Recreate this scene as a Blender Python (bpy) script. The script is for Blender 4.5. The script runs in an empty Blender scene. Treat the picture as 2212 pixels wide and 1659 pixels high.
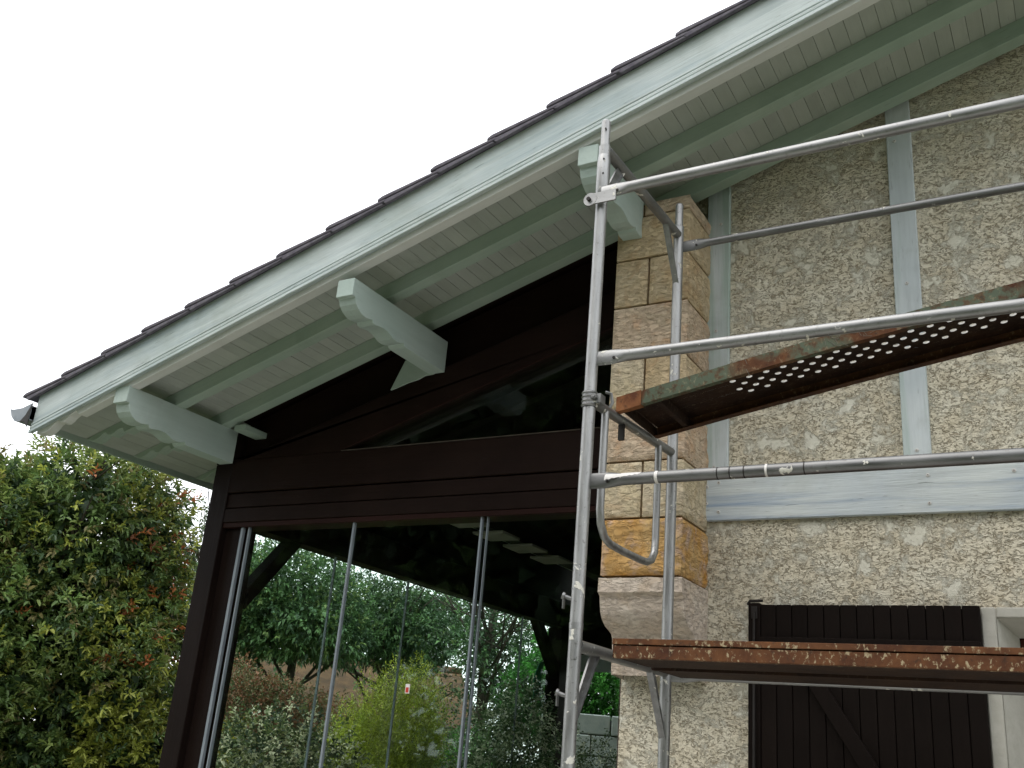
import bpy, bmesh, math, random
import numpy as np
from mathutils import Matrix, Vector
random.seed(7)
RNG = np.random.default_rng(11)
SC = bpy.context.scene
COL = SC.collection

# ------------------------------------------------------------------ camera, sky, sun, exposure
RW = ((0.8677847, -0.10254243, -0.48624557), (0.48987278, 0.34095555, 0.80235527), (0.08351267, -0.9344701, 0.34610876))
cam_d = bpy.data.cameras.new('camera')
cam = bpy.data.objects.new('camera', cam_d); COL.objects.link(cam)
M = Matrix(((RW[0][0], -RW[0][1], -RW[0][2], 0.0),
            (RW[1][0], -RW[1][1], -RW[1][2], -4.7),
            (RW[2][0], -RW[2][1], -RW[2][2], 1.6),
            (0, 0, 0, 1)))
cam.matrix_world = M
cam_d.sensor_width = 36.0
cam_d.lens = 36.0 * 2151.9 / 2212.0
cam_d.clip_start = 0.05; cam_d.clip_end = 600
SC.camera = cam

SUN_EL, SUN_AZ = 58.0, 215.0
W = bpy.data.worlds.new('World'); SC.world = W; W.use_nodes = True
nt = W.node_tree; nt.nodes.clear()
sky = nt.nodes.new('ShaderNodeTexSky'); sky.sky_type = 'NISHITA'; sky.sun_disc = False
sky.sun_elevation = math.radians(SUN_EL); sky.sun_rotation = math.radians(SUN_AZ)
sky.dust_density = 6.0; sky.air_density = 1.0
mixn = nt.nodes.new('ShaderNodeMix'); mixn.data_type = 'RGBA'; mixn.inputs[0].default_value = 0.88
mixn.inputs['B'].default_value = (13.2, 13.5, 13.9, 1)      # an even bright cloud layer over the blue
bg = nt.nodes.new('ShaderNodeBackground'); bg.inputs['Strength'].default_value = 0.11
wo = nt.nodes.new('ShaderNodeOutputWorld')
nt.links.new(sky.outputs[0], mixn.inputs['A']); nt.links.new(mixn.outputs['Result'], bg.inputs[0]); nt.links.new(bg.outputs[0], wo.inputs[0])

sun_d = bpy.data.lights.new('sun', 'SUN'); sun_d.energy = 0.7; sun_d.angle = math.radians(35); sun_d.color = (1.0, 0.97, 0.93)
sun = bpy.data.objects.new('sun', sun_d); COL.objects.link(sun)
az, el = math.radians(SUN_AZ), math.radians(SUN_EL)
sd = Vector((math.sin(az) * math.cos(el), math.cos(az) * math.cos(el), math.sin(el)))
sun.rotation_euler = sd.to_track_quat('Z', 'Y').to_euler(); sun.location = (0, -8, 12)
vs = SC.view_settings
vs.view_transform = 'Standard'; vs.look = 'None'; vs.exposure = 0.66; vs.gamma = 1.0; vs.use_curve_mapping = False
SC.cycles.max_bounces = 6; SC.cycles.transparent_max_bounces = 12

# ------------------------------------------------------------------ node helpers
class Mat:
    def __init__(s, name, rough=0.6, spec=0.4, metal=0.0):
        s.m = bpy.data.materials.new(name); s.m.use_nodes = True
        s.t = s.m.node_tree; s.b = s.t.nodes['Principled BSDF']
        s.b.inputs['Roughness'].default_value = rough; s.b.inputs['Metallic'].default_value = metal
        s.b.inputs['Specular IOR Level'].default_value = spec
        s._co = None
    def n(s, kind, **kw):
        nd = s.t.nodes.new(kind)
        for k, v in kw.items(): setattr(nd, k, v)
        return nd
    def l(s, a, b): s.t.links.new(a, b)
    def co(s, scale=(1, 1, 1), world=False):
        if world:
            src = s.n('ShaderNodeNewGeometry').outputs['Position']
        else:
            tc = s.n('ShaderNodeTexCoord'); oi = s.n('ShaderNodeObjectInfo')
            v = s.n('ShaderNodeVectorMath', operation='SCALE'); v.inputs['Scale'].default_value = 37.0
            cmb = s.n('ShaderNodeCombineXYZ')
            s.l(oi.outputs['Random'], cmb.inputs[0]); s.l(oi.outputs['Random'], cmb.inputs[1]); s.l(oi.outputs['Random'], cmb.inputs[2])
            s.l(cmb.outputs[0], v.inputs[0])
            ad = s.n('ShaderNodeVectorMath', operation='ADD'); s.l(tc.outputs['Object'], ad.inputs[0]); s.l(v.outputs[0], ad.inputs[1])
            src = ad.outputs[0]
        mp = s.n('ShaderNodeVectorMath', operation='MULTIPLY'); mp.inputs[1].default_value = scale; s.l(src, mp.inputs[0])
        return mp.outputs[0]
    def noise(s, co, scale, detail=4, rough=0.55, dist=0.0):
        nd = s.n('ShaderNodeTexNoise'); nd.inputs['Scale'].default_value = scale; nd.inputs['Detail'].default_value = detail
        nd.inputs['Roughness'].default_value = rough; nd.inputs['Distortion'].default_value = dist; s.l(co, nd.inputs['Vector'])
        return nd.outputs['Fac']
    def ramp(s, fac, stops, interp='LINEAR'):
        r = s.n('ShaderNodeValToRGB'); r.color_ramp.interpolation = interp
        e = r.color_ramp.elements
        while len(e) < len(stops): e.new(0.5)
        for i, (p, c) in enumerate(stops):
            e[i].position = p; e[i].color = (*c, 1) if isinstance(c, tuple) else (c, c, c, 1)
        s.l(fac, r.inputs[0]); return r.outputs[0]
    def mix(s, fac, a, b, mode='MIX'):
        m = s.n('ShaderNodeMix', data_type='RGBA', blend_type=mode)
        for v, i in ((fac, m.inputs[0]), (a, m.inputs['A']), (b, m.inputs['B'])):
            if isinstance(v, (int, float)): i.default_value = v
            elif isinstance(v, tuple): i.default_value = (*v, 1)
            else: s.l(v, i)
        return m.outputs['Result']
    def math(s, op, a, b=0.0, clamp=False):
        m = s.n('ShaderNodeMath', operation=op, use_clamp=clamp)
        for v, i in ((a, m.inputs[0]), (b, m.inputs[1])):
            if isinstance(v, (int, float)): i.default_value = v
            else: s.l(v, i)
        return m.outputs[0]
    def color(s, c):
        if isinstance(c, tuple): s.b.inputs['Base Color'].default_value = (*c, 1)
        else: s.l(c, s.b.inputs['Base Color'])
    def rough(s, r): s.l(r, s.b.inputs['Roughness'])
    def bump(s, h, dist=0.01, strength=1.0):
        b = s.n('ShaderNodeBump'); b.inputs['Distance'].default_value = dist; b.inputs['Strength'].default_value = strength
        s.l(h, b.inputs['Height']); s.l(b.outputs[0], s.b.inputs['Normal'])

def paint(name, base, alt, axis='x', wear=0.5, crack=(0.10, 0.12, 0.11), rough=0.5, worn=None, relief=0.0012):
    """painted timber: grain streaks along the axis, faint blotches, thin dark checks"""
    m = Mat(name, rough=rough, spec=0.06)
    g = {'x': (1.2, 22, 22), 'y': (22, 1.2, 22), 'z': (22, 22, 1.2)}[axis]
    co = m.co(g); co2 = m.co((1, 1, 1))
    streak = m.noise(co, 1.6, 6, 0.65)
    blot = m.noise(co2, 2.3, 3, 0.5, 0.4)
    c = m.mix(m.ramp(blot, [(0.35, 0.0), (0.7, 1.0)]), base, alt)
    c = m.mix(m.ramp(streak, [(0.35, 0.35 * wear), (0.55, 0.0)]), c, tuple(x * 0.62 for x in base))
    if worn:
        wn = m.noise(m.co(tuple(v * 0.35 for v in g)), 1.1, 6, 0.68, 0.4)
        c = m.mix(m.ramp(wn, [(0.48, 0.0), (0.64, 0.8)]), c, worn)
    fine = m.noise(m.co(tuple(v * 4 for v in g)), 1.7, 3, 0.6)
    spots = m.noise(co2, 9.0, 2, 0.5)
    gr = m.noise(co2, 1.5, 5, 0.65, 0.8); c = m.mix(m.ramp(gr, [(0.50, 0.0), (0.72, 0.40 * min(1, wear + 0.3))]), c, tuple(x * f for x, f in zip(base, (0.58, 0.56, 0.48))))
    ck = m.math('MULTIPLY', m.ramp(fine, [(0.62, 0.0), (0.70, 1.0)]), m.ramp(spots, [(0.52, 0.0), (0.62, 1.0)]))
    c = m.mix(m.math('MULTIPLY', ck, 0.75 * wear), c, crack)
    m.color(c)
    m.bump(m.math('SUBTRACT', m.math('ADD', streak, m.math('MULTIPLY', fine, 0.5)), m.math('MULTIPLY', ck, 0.6)), relief)
    return m.m

MT = {}
SAGE, SAGE2 = (0.47, 0.56, 0.54), (0.56, 0.63, 0.61)
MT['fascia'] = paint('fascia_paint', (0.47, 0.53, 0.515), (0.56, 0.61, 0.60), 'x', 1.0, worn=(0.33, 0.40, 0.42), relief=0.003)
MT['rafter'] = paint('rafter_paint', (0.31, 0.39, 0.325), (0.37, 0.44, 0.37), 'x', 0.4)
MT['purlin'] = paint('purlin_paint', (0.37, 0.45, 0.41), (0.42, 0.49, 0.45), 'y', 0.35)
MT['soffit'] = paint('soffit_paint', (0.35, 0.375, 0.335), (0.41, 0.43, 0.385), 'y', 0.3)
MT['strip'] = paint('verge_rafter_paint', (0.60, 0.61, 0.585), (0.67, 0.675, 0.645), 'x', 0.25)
MT['trim_v'] = paint('trim_paint_upright', (0.50, 0.55, 0.565), (0.60, 0.64, 0.645), 'z', 0.6, worn=(0.33, 0.43, 0.37), relief=0.0018)
MT['trim_h'] = paint('trim_paint_level', (0.50, 0.55, 0.58), (0.62, 0.655, 0.64), 'x', 1.0, worn=(0.22, 0.30, 0.42), relief=0.004)
MT['dark'] = paint('dark_stained_wood_x', (0.0105, 0.0055, 0.0042), (0.015, 0.008, 0.006), 'x', 0.6, crack=(0.005, 0.004, 0.003), rough=0.5, relief=0.002)
MT['dark_z'] = paint('dark_stained_wood_z', (0.009, 0.0055, 0.0045), (0.013, 0.008, 0.0065), 'z', 0.6, crack=(0.005, 0.004, 0.003), rough=0.45, relief=0.002)
MT['dark_y'] = paint('dark_stained_wood_y', (0.007, 0.0045, 0.0035), (0.010, 0.006, 0.005), 'y', 0.6, crack=(0.005, 0.004, 0.003), rough=0.6)
MT['dark_red'] = paint('dark_red_brown_stain', (0.018, 0.0075, 0.006), (0.024, 0.010, 0.008), 'x', 0.4, crack=(0.005, 0.004, 0.003), rough=0.5)
MT['shutter'] = paint('shutter_brown', (0.008, 0.0055, 0.0045), (0.011, 0.0075, 0.006), 'z', 0.6, crack=(0.008, 0.006, 0.005), rough=0.6)
MT['window'] = paint('window_brown', (0.045, 0.014, 0.010), (0.06, 0.02, 0.013), 'z', 0.5, crack=(0.008, 0.006, 0.005), rough=0.4)

def stucco():
    m = Mat('crushed_render', rough=0.9, spec=0.1)
    co = m.co((1, 1, 1), world=True)
    warp = m.n('ShaderNodeTexNoise'); warp.inputs['Scale'].default_value = 18; warp.inputs['Detail'].default_value = 3; m.l(co, warp.inputs['Vector'])
    wv = m.n('ShaderNodeVectorMath', operation='SCALE'); wv.inputs['Scale'].default_value = 0.03; m.l(warp.outputs['Color'], wv.inputs[0])
    cw = m.n('ShaderNodeVectorMath', operation='ADD'); m.l(co, cw.inputs[0]); m.l(wv.outputs[0], cw.inputs[1])
    st = m.n('ShaderNodeVectorMath', operation='MULTIPLY'); st.inputs[1].default_value = (1.0, 1.0, 2.1); m.l(cw.outputs[0], st.inputs[0])
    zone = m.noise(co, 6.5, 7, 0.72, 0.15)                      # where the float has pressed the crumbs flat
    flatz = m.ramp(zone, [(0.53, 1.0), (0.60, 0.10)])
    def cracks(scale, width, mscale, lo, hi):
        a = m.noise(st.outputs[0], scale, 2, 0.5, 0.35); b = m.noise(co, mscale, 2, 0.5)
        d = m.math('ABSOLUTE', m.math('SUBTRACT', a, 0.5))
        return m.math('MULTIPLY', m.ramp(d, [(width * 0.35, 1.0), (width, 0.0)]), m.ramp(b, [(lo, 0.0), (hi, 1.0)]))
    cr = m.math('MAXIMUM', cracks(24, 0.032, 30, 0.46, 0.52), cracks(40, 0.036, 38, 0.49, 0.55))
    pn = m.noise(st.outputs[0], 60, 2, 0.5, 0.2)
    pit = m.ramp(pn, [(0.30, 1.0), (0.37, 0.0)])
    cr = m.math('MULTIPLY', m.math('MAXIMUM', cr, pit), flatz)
    lump = m.noise(st.outputs[0], 24, 3, 0.6, 0.35); n2 = m.noise(co, 150, 3, 0.6)
    hh = m.math('ADD', m.math('MULTIPLY', m.math('MULTIPLY', lump, flatz), 1.5), m.math('SUBTRACT', m.math('MULTIPLY', n2, 0.12), m.math('MULTIPLY', cr, 0.8)))
    tone = m.noise(co, 1.3, 4, 0.6, 0.3); t2 = m.noise(co, 7.0, 3, 0.6)
    flat = m.mix(m.ramp(tone, [(0.35, 0.0), (0.68, 1.0)]), (0.66, 0.63, 0.515), (0.70, 0.685, 0.59))
    mid = m.mix(m.ramp(t2, [(0.35, 0.0), (0.65, 1.0)]), (0.64, 0.57, 0.43), (0.70, 0.655, 0.53))
    c = m.mix(flatz, flat, mid)
    c = m.mix(m.math('MULTIPLY', cr, 0.72), c, (0.27, 0.22, 0.14))  # painted crevice shade along cracks and pits, mixed with their brown dirt
    rain = m.noise(m.co((3.0, 3.0, 0.35), world=True), 1.6, 4, 0.6)
    c = m.mix(m.ramp(rain, [(0.50, 0.0), (0.75, 0.22)]), c, (0.36, 0.31, 0.22))
    m.color(c); m.bump(hh, 0.010, 1.0)
    return m.m
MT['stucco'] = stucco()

def stone(name, a, b, accent, amt=0.5):
    m = Mat(name, rough=0.88, spec=0.2)
    co = m.co((1, 1, 1))
    n1 = m.noise(co, 5.0, 5, 0.6, 0.8); n2 = m.noise(co, 11, 4, 0.6, 0.5)
    c = m.mix(m.ramp(n1, [(0.35, 0.0), (0.65, 1.0)]), a, b)
    c = m.mix(m.math('MULTIPLY', m.ramp(n2, [(0.50, 0.0), (0.66, 1.0)]), amt), c, accent)
    st = m.n('ShaderNodeVectorMath', operation='MULTIPLY'); st.inputs[1].default_value = (1, 1, 2.4); m.l(co, st.inputs[0])
    n3 = m.noise(st.outputs[0], 28, 5, 0.62, 0.6)
    ck = m.ramp(n3, [(0.33, 1.0), (0.42, 0.0)])
    c = m.mix(m.math('MULTIPLY', ck, 0.45), c, tuple(x * 0.36 for x in a))  # cavity shade painted into the hollows of the relief
    m.color(c)
    n4 = m.noise(co, 90, 3, 0.6)
    m.bump(m.math('ADD', m.ramp(n3, [(0.30, 0.0), (0.55, 1.0)]), m.math('MULTIPLY', n4, 0.30)), 0.009, 1.0)
    return m.m
MT['stone_tan'] = stone('stone_tan', (0.56, 0.43, 0.26), (0.60, 0.49, 0.33), (0.46, 0.28, 0.14), 0.4)
MT['stone_pink'] = stone('stone_pink', (0.56, 0.425, 0.305), (0.60, 0.485, 0.35), (0.54, 0.31, 0.16), 0.5)
MT['stone_orange'] = stone('stone_orange', (0.56, 0.29, 0.075), (0.57, 0.38, 0.17), (0.55, 0.40, 0.31), 0.85)
MT['stone_pale'] = stone('stone_pale', (0.60, 0.50, 0.41), (0.64, 0.56, 0.47), (0.52, 0.40, 0.28), 0.5)
MT['stone_sand'] = stone('stone_sand', (0.57, 0.475, 0.31), (0.60, 0.51, 0.37), (0.50, 0.33, 0.18), 0.4)

def plain(name, c, c2=None, rough=0.8, scale=8.0, bump=0.0, metal=0.0, spec=0.3):
    m = Mat(name, rough=rough, metal=metal, spec=spec); co = m.co()
    n = m.noise(co, scale, 5, 0.6)
    m.color(m.mix(m.ramp(n, [(0.35, 0.0), (0.65, 1.0)]), c, c2 or tuple(x * 0.75 for x in c)))
    if bump: m.bump(n, bump)
    return m.m
MT['mortar'] = plain('mortar', (0.20, 0.125, 0.055), (0.13, 0.08, 0.035), 0.95, 30, 0.004)
MT['reveal'] = plain('plaster_reveal', (0.47, 0.455, 0.40), (0.42, 0.405, 0.35), 0.85, 25, 0.003)
MT['tile'] = plain('dark_roof_tile', (0.085, 0.076, 0.095), (0.14, 0.13, 0.15), 0.85, 24, 0.002)
MT['zinc'] = plain('zinc', (0.20, 0.225, 0.25), (0.30, 0.32, 0.345), 0.5, 10, 0.0, metal=0.3)
MT['alu'] = plain('aluminium_edge', (0.22, 0.25, 0.28), (0.27, 0.30, 0.33), 0.45, 6, 0.0, metal=0.25)
MT['alu_bright'] = plain('worn_hole_rim', (0.62, 0.60, 0.57), (0.5, 0.48, 0.45), 0.5, 30)
MT['bark'] = plain('bark', (0.045, 0.036, 0.028), (0.08, 0.065, 0.05), 0.9, 14, 0.01)
MT['paving'] = plain('terrace_paving', (0.46, 0.45, 0.42), (0.38, 0.37, 0.345), 0.9, 5, 0.003)
MT['joint'] = plain('paving_joint', (0.06, 0.06, 0.05), (0.08, 0.075, 0.06), 0.95, 20)
MT['lawn'] = plain('lawn', (0.055, 0.085, 0.025), (0.09, 0.11, 0.04), 0.95, 6, 0.02)
MT['far_tile'] = plain('brown_roof_tile', (0.13, 0.07, 0.035), (0.06, 0.034, 0.02), 0.85, 3, 0.01)
MT['far_wall'] = plain('pale_render', (0.5, 0.46, 0.38), None, 0.9, 4)
MT['block'] = plain('pale_grey_block', (0.36, 0.41, 0.39), (0.46, 0.50, 0.47), 0.9, 9, 0.006)
MT['rail_grey'] = plain('painted_grey_rail', (0.36, 0.40, 0.41), (0.42, 0.45, 0.46), 0.6, 6)
MT['cloth'] = plain('green_cloth', (0.02, 0.17, 0.075), (0.015, 0.13, 0.06), 0.9, 14)
MT['sticker_white'] = plain('sticker_white', (0.75, 0.72, 0.68), None, 0.5, 3)
MT['sticker_red'] = plain('sticker_red', (0.62, 0.06, 0.04), None, 0.5, 3)
MT['panel'] = plain('pale_panel', (0.16, 0.15, 0.12), None, 0.7, 3)
MT['iron'] = plain('dark_iron', (0.03, 0.026, 0.024), None, 0.55, 20, metal=0.4)

def steel(name='galvanised_tube', tone=1.0, axis='z', dirt=0.5):
    m = Mat(name, rough=0.5, metal=0.8, spec=0.5)
    g = {'x': (5, 30, 30), 'z': (30, 30, 5), 'y': (30, 5, 30)}[axis]
    co = m.co(); n1 = m.noise(m.co(g), 1.0, 5, 0.6); n2 = m.noise(co, 55, 3, 0.7); n3 = m.noise(co, 16, 4, 0.65, 0.5)
    c = m.mix(m.ramp(n1, [(0.3, 0.0), (0.7, 1.0)]), tuple(v * tone for v in (0.33, 0.33, 0.325)), tuple(v * tone for v in (0.58, 0.58, 0.57)))
    c = m.mix(m.math('MULTIPLY', m.ramp(n2, [(0.60, 0.0), (0.70, 1.0)]), dirt), c, (0.13, 0.12, 0.11))
    sp = m.ramp(n3, [(0.645, 0.0), (0.665, 1.0)])                       # dried spots of render and paint
    c = m.mix(sp, c, (0.62, 0.60, 0.53))
    m.color(c)
    m.rough(m.math('ADD', m.math('MULTIPLY', n1, 0.35), 0.30))
    m.l(m.math('MULTIPLY', m.math('SUBTRACT', 1.0, sp), 0.85), m.b.inputs['Metallic'])
    m.bump(m.math('ADD', m.math('MULTIPLY', n1, 0.4), m.math('MULTIPLY', sp, 0.8)), 0.0015)
    return m.m
MT['steel_z'] = steel('galvanised_tube_upright', 0.74, 'z', 0.6)
MT['steel_x'] = steel('galvanised_tube_level', 0.62, 'x', 0.4)
MT['steel_dull'] = steel('dull_old_tube', 0.40, 'x', 0.5)
MT['steel_y'] = steel('galvanised_tube_cross', 0.52, 'y', 0.4)

def rust(name, green=0.5, splat=0.5, dark=1.0):
    m = Mat(name, rough=0.8, spec=0.25)
    co = m.co(); co2 = m.co((1.0, 1.0, 0.35))
    n1 = m.noise(co, 9, 6, 0.65, 0.4); n2 = m.noise(co, 34, 5, 0.65); n3 = m.noise(co, 3.2, 4, 0.55, 0.8); n4 = m.noise(m.co((1.0, 1.0, 0.7)), 60, 4, 0.65, 0.3)
    c = m.mix(m.ramp(n1, [(0.32, 0.0), (0.68, 1.0)]), (0.085 * dark, 0.028 * dark, 0.012 * dark), (0.235 * dark, 0.095 * dark, 0.034 * dark))
    c = m.mix(m.ramp(n2, [(0.56, 0.0), (0.70, 0.85)]), c, (0.03, 0.018, 0.012))
    if green:
        gm = m.math('MULTIPLY', m.ramp(n3, [(0.50 - 0.12 * green, 0.0), (0.60 - 0.12 * green, 1.0)]), m.ramp(n2, [(0.48, 1.0), (0.60, 0.25)]))
        c = m.mix(gm, c, (0.085, 0.105, 0.07))
    if splat:
        c = m.mix(m.math('MULTIPLY', m.ramp(n4, [(0.58 - 0.02 * (splat > 0.9), 0.0), (0.66 - 0.02 * (splat > 0.9), 0.85)]), splat), c, (0.38, 0.31, 0.19))
    m.color(c); m.bump(m.math('ADD', n1, m.math('MULTIPLY', n2, 0.6)), 0.003)
    return m.m
MT['rust_green'] = rust('rusty_green_paint', 0.35, 0.30, 0.6)
MT['rust_splat'] = rust('rust_with_render_splashes', 0.0, 1.0, 0.6)
MT['rust_dark'] = rust('dark_rust', 0.0, 0.1, 0.13)
MT['rust_mid'] = rust('brown_rust', 0.0, 0.2, 0.38)
MT['rust_red'] = rust('red_rust', 0.0, 0.1, 1.25)

def glass(name, tint=(0.93, 0.97, 0.95), refl=0.022):
    m = bpy.data.materials.new(name); m.use_nodes = True; t = m.node_tree; t.nodes.clear()
    tr = t.nodes.new('ShaderNodeBsdfTransparent'); tr.inputs[0].default_value = (*tint, 1)
    gl = t.nodes.new('ShaderNodeBsdfGlossy'); gl.inputs['Roughness'].default_value = 0.02; gl.inputs[0].default_value = (0.9, 0.95, 0.95, 1)
    lw = t.nodes.new('ShaderNodeLayerWeight'); lw.inputs['Blend'].default_value = 0.5
    pw = t.nodes.new('ShaderNodeMath'); pw.operation = 'POWER'; pw.inputs[1].default_value = 5.0; t.links.new(lw.outputs['Facing'], pw.inputs[0])
    fr = t.nodes.new('ShaderNodeMath'); fr.operation = 'MULTIPLY_ADD'; fr.inputs[1].default_value = 0.45; fr.inputs[2].default_value = refl; t.links.new(pw.outputs[0], fr.inputs[0])
    mx = t.nodes.new('ShaderNodeMixShader'); o = t.nodes.new('ShaderNodeOutputMaterial')
    t.links.new(fr.outputs[0], mx.inputs[0]); t.links.new(tr.outputs[0], mx.inputs[1]); t.links.new(gl.outputs[0], mx.inputs[2]); t.links.new(mx.outputs[0], o.inputs[0])
    return m
MT['glass'] = glass('clear_glass')

def leafmat(name, transl=0.25, rough=0.45):
    m = Mat(name, rough=rough, spec=0.35)
    at = m.n('ShaderNodeAttribute', attribute_name='tint')
    m.color(at.outputs['Color'])
    tl = m.n('ShaderNodeBsdfTranslucent'); m.l(at.outputs['Color'], tl.inputs[0])
    mx = m.n('ShaderNodeMixShader'); mx.inputs[0].default_value = transl
    o = m.t.nodes['Material Output']; m.l(m.b.outputs[0], mx.inputs[1]); m.l(tl.outputs[0], mx.inputs[2]); m.l(mx.outputs[0], o.inputs[0])
    return m.m
MT['leaf'] = leafmat('leaves')

# ------------------------------------------------------------------ object helpers
WP = {}                                     # world location of every object I make
def root(name, loc, label, cat, group=None, kind=None):
    o = bpy.data.objects.new(name, None); COL.objects.link(o); o.location = loc; o.empty_display_size = 0.2
    WP[o.name] = Vector(loc); o['label'] = label; o['category'] = cat
    if group: o['group'] = group
    return o
class MB:
    def __init__(s): s.v = []; s.f = []; s.m = []
    def poly(s, verts, faces, mi=0):
        b = len(s.v); s.v += [tuple(p) for p in verts]; s.f += [tuple(i + b for i in f) for f in faces]; s.m += [mi] * len(faces); return s
    def box(s, x0, x1, y0, y1, z0, z1, mi=0):
        v = [(x, y, z) for z in (z0, z1) for y in (y0, y1) for x in (x0, x1)]
        return s.poly(v, [(0, 2, 3, 1), (4, 5, 7, 6), (0, 1, 5, 4), (2, 6, 7, 3), (0, 4, 6, 2), (1, 3, 7, 5)], mi)
    def prism(s, prof, axis, a0, a1, mi=0, caps=True):
        """closed outline (list of 2-D points) extruded along an axis; profile plane: x->(y,z) y->(x,z) z->(x,y)"""
        def P(p, a): return {'x': (a, p[0], p[1]), 'y': (p[0], a, p[1]), 'z': (p[0], p[1], a)}[axis]
        n = len(prof); v = [P(p, a0) for p in prof] + [P(p, a1) for p in prof]
        f = [(i, (i + 1) % n, n + (i + 1) % n, n + i) for i in range(n)]
        if caps: f += [tuple(range(n)), tuple(range(n, 2 * n))]
        return s.poly(v, f, mi)
    def tube(s, pts, r, n=14, caps=True, up=None, mi=0):
        """pts list; r: radius or list of radius or list of (ru, rv)"""
        pts = [Vector(p) for p in pts]; rs = r if isinstance(r, (list, tuple)) and len(r) == len(pts) else [r] * len(pts)
        T = []
        for i in range(len(pts)):
            a = pts[max(i - 1, 0)]; b = pts[min(i + 1, len(pts) - 1)]; T.append((b - a).normalized())
        u = Vector(up) if up else (Vector((0, 0, 1)) if abs(T[0].z) < 0.9 else Vector((1, 0, 0)))
        u = (u - T[0] * u.dot(T[0])).normalized(); vs_ = []
        for i, p in enumerate(pts):
            u = (u - T[i] * u.dot(T[i])).normalized(); w = T[i].cross(u)
            ru, rv = rs[i] if isinstance(rs[i], tuple) else (rs[i], rs[i])
            for k in range(n):
                a = 2 * math.pi * k / n
                vs_.append(p + u * (ru * math.cos(a)) + w * (rv * math.sin(a)))
        f = [(i * n + k, i * n + (k + 1) % n, (i + 1) * n + (k + 1) % n, (i + 1) * n + k) for i in range(len(pts) - 1) for k in range(n)]
        if caps: f += [tuple(range(n)), tuple(range((len(pts) - 1) * n, len(pts) * n))]
        return s.poly(vs_, f, mi)
    def build(s, name, mat, parent=None, rot=None, smooth=False, bevel=0.0, seg=1, label=None, kind=None, recalc=True, flat_angle=None):
        V = np.array(s.v, float); c = (V.min(0) + V.max(0)) / 2
        L = V - c
        if rot is not None:
            L = L @ np.array(rot.to_3x3())              # rows times R = R^T applied
        me = bpy.data.meshes.new(name)
        me.from_pydata([tuple(p) for p in L], [], s.f)
        if recalc:
            bm = bmesh.new(); bm.from_mesh(me); bmesh.ops.recalc_face_normals(bm, faces=bm.faces); bm.to_mesh(me); bm.free()
        mats = mat if isinstance(mat, (list, tuple)) else [mat]
        for m_ in mats: me.materials.append(MT[m_] if isinstance(m_, str) else m_)
        if len(mats) > 1: me.polygons.foreach_set('material_index', s.m)
        if smooth: me.polygons.foreach_set('use_smooth', [True] * len(me.polygons))
        o = bpy.data.objects.new(name, me); COL.objects.link(o)
        if smooth:
            try: me.set_sharp_from_angle(angle=math.radians(40))
            except Exception: pass
        pl = WP[parent.name] if parent else Vector((0, 0, 0))
        Rp = parent.get('_r') if parent else None
        o.location = Vector(c) - pl
        if rot is not None: o.rotation_euler = rot.to_euler()
        if parent:
            o.parent = parent
            if parent.name in ROT:
                inv = ROT[parent.name].inverted()
                o.matrix_local = inv @ Matrix.Translation(Vector(c) - pl) @ (rot.to_4x4() if rot is not None else Matrix.Identity(4))
        WP[o.name] = Vector(c)
        if rot is not None: ROT[o.name] = rot.to_4x4()
        if bevel:
            b = o.modifiers.new('bevel', 'BEVEL'); b.width = bevel; b.segments = seg; b.limit_method = 'ANGLE'; b.angle_limit = math.radians(40)
        if label: o['label'] = label
        if kind: o['kind'] = kind
        return o
ROT = {}
def clone(o, delta, parent=None, name=None):
    """another object sharing o's mesh, moved by delta in the world"""
    c = o.copy(); COL.objects.link(c)
    if parent is not None: c.parent = parent
    d = Vector(delta)
    if o.parent and o.parent.name in ROT: d = ROT[o.parent.name].inverted().to_3x3() @ d
    c.location = o.location + d
    WP[c.name] = WP[o.name] + Vector(delta)
    if o.name in ROT: ROT[c.name] = ROT[o.name]
    return c

SL = 0.316
TH = math.atan(SL)
RSL = Matrix.Rotation(-TH, 4, 'Y')          # local x runs up the slope
def off(x, o): return o + SL * x            # height of a sloped line with offset o at x
def slab(mb, x0, x1, y0, y1, o0, o1, mi=0):
    v = [(x, y, off(x, o)) for o in (o0, o1) for y in (y0, y1) for x in (x0, x1)]
    return mb.poly(v, [(0, 2, 3, 1), (4, 5, 7, 6), (0, 1, 5, 4), (2, 6, 7, 3), (0, 4, 6, 2), (1, 3, 7, 5)], mi)

# ------------------------------------------------------------------ ground
g = MB(); g.poly([(-150, -150, -0.06), (150, -150, -0.06), (150, 150, -0.06), (-150, 150, -0.06)], [(0, 1, 2, 3)])
o = g.build('lawn', 'lawn'); o['kind'] = 'structure'
g = MB(); g.box(-5.6, 4.0, -5.4, 6.2, -0.055, -0.012)
terr = g.build('terrace', 'joint'); terr['kind'] = 'structure'
sl = MB(); sl.box(0, 0.492, 0, 0.492, -0.012, 0.0); first = None
for i in range(19):
    for j in range(12 if True else 0):
        x, y = -5.6 + i * 0.5, -5.4 + j * 0.5 - 0.0
        if y > 0.4: continue
        if first is None:
            first = MB().box(x, x + 0.492, y, y + 0.492, -0.012, 0.0).build('paving_slab', 'paving', terr, bevel=0.003); fx, fy = x, y
        else: clone(first, (x - fx, y - fy, 0), terr)

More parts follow.
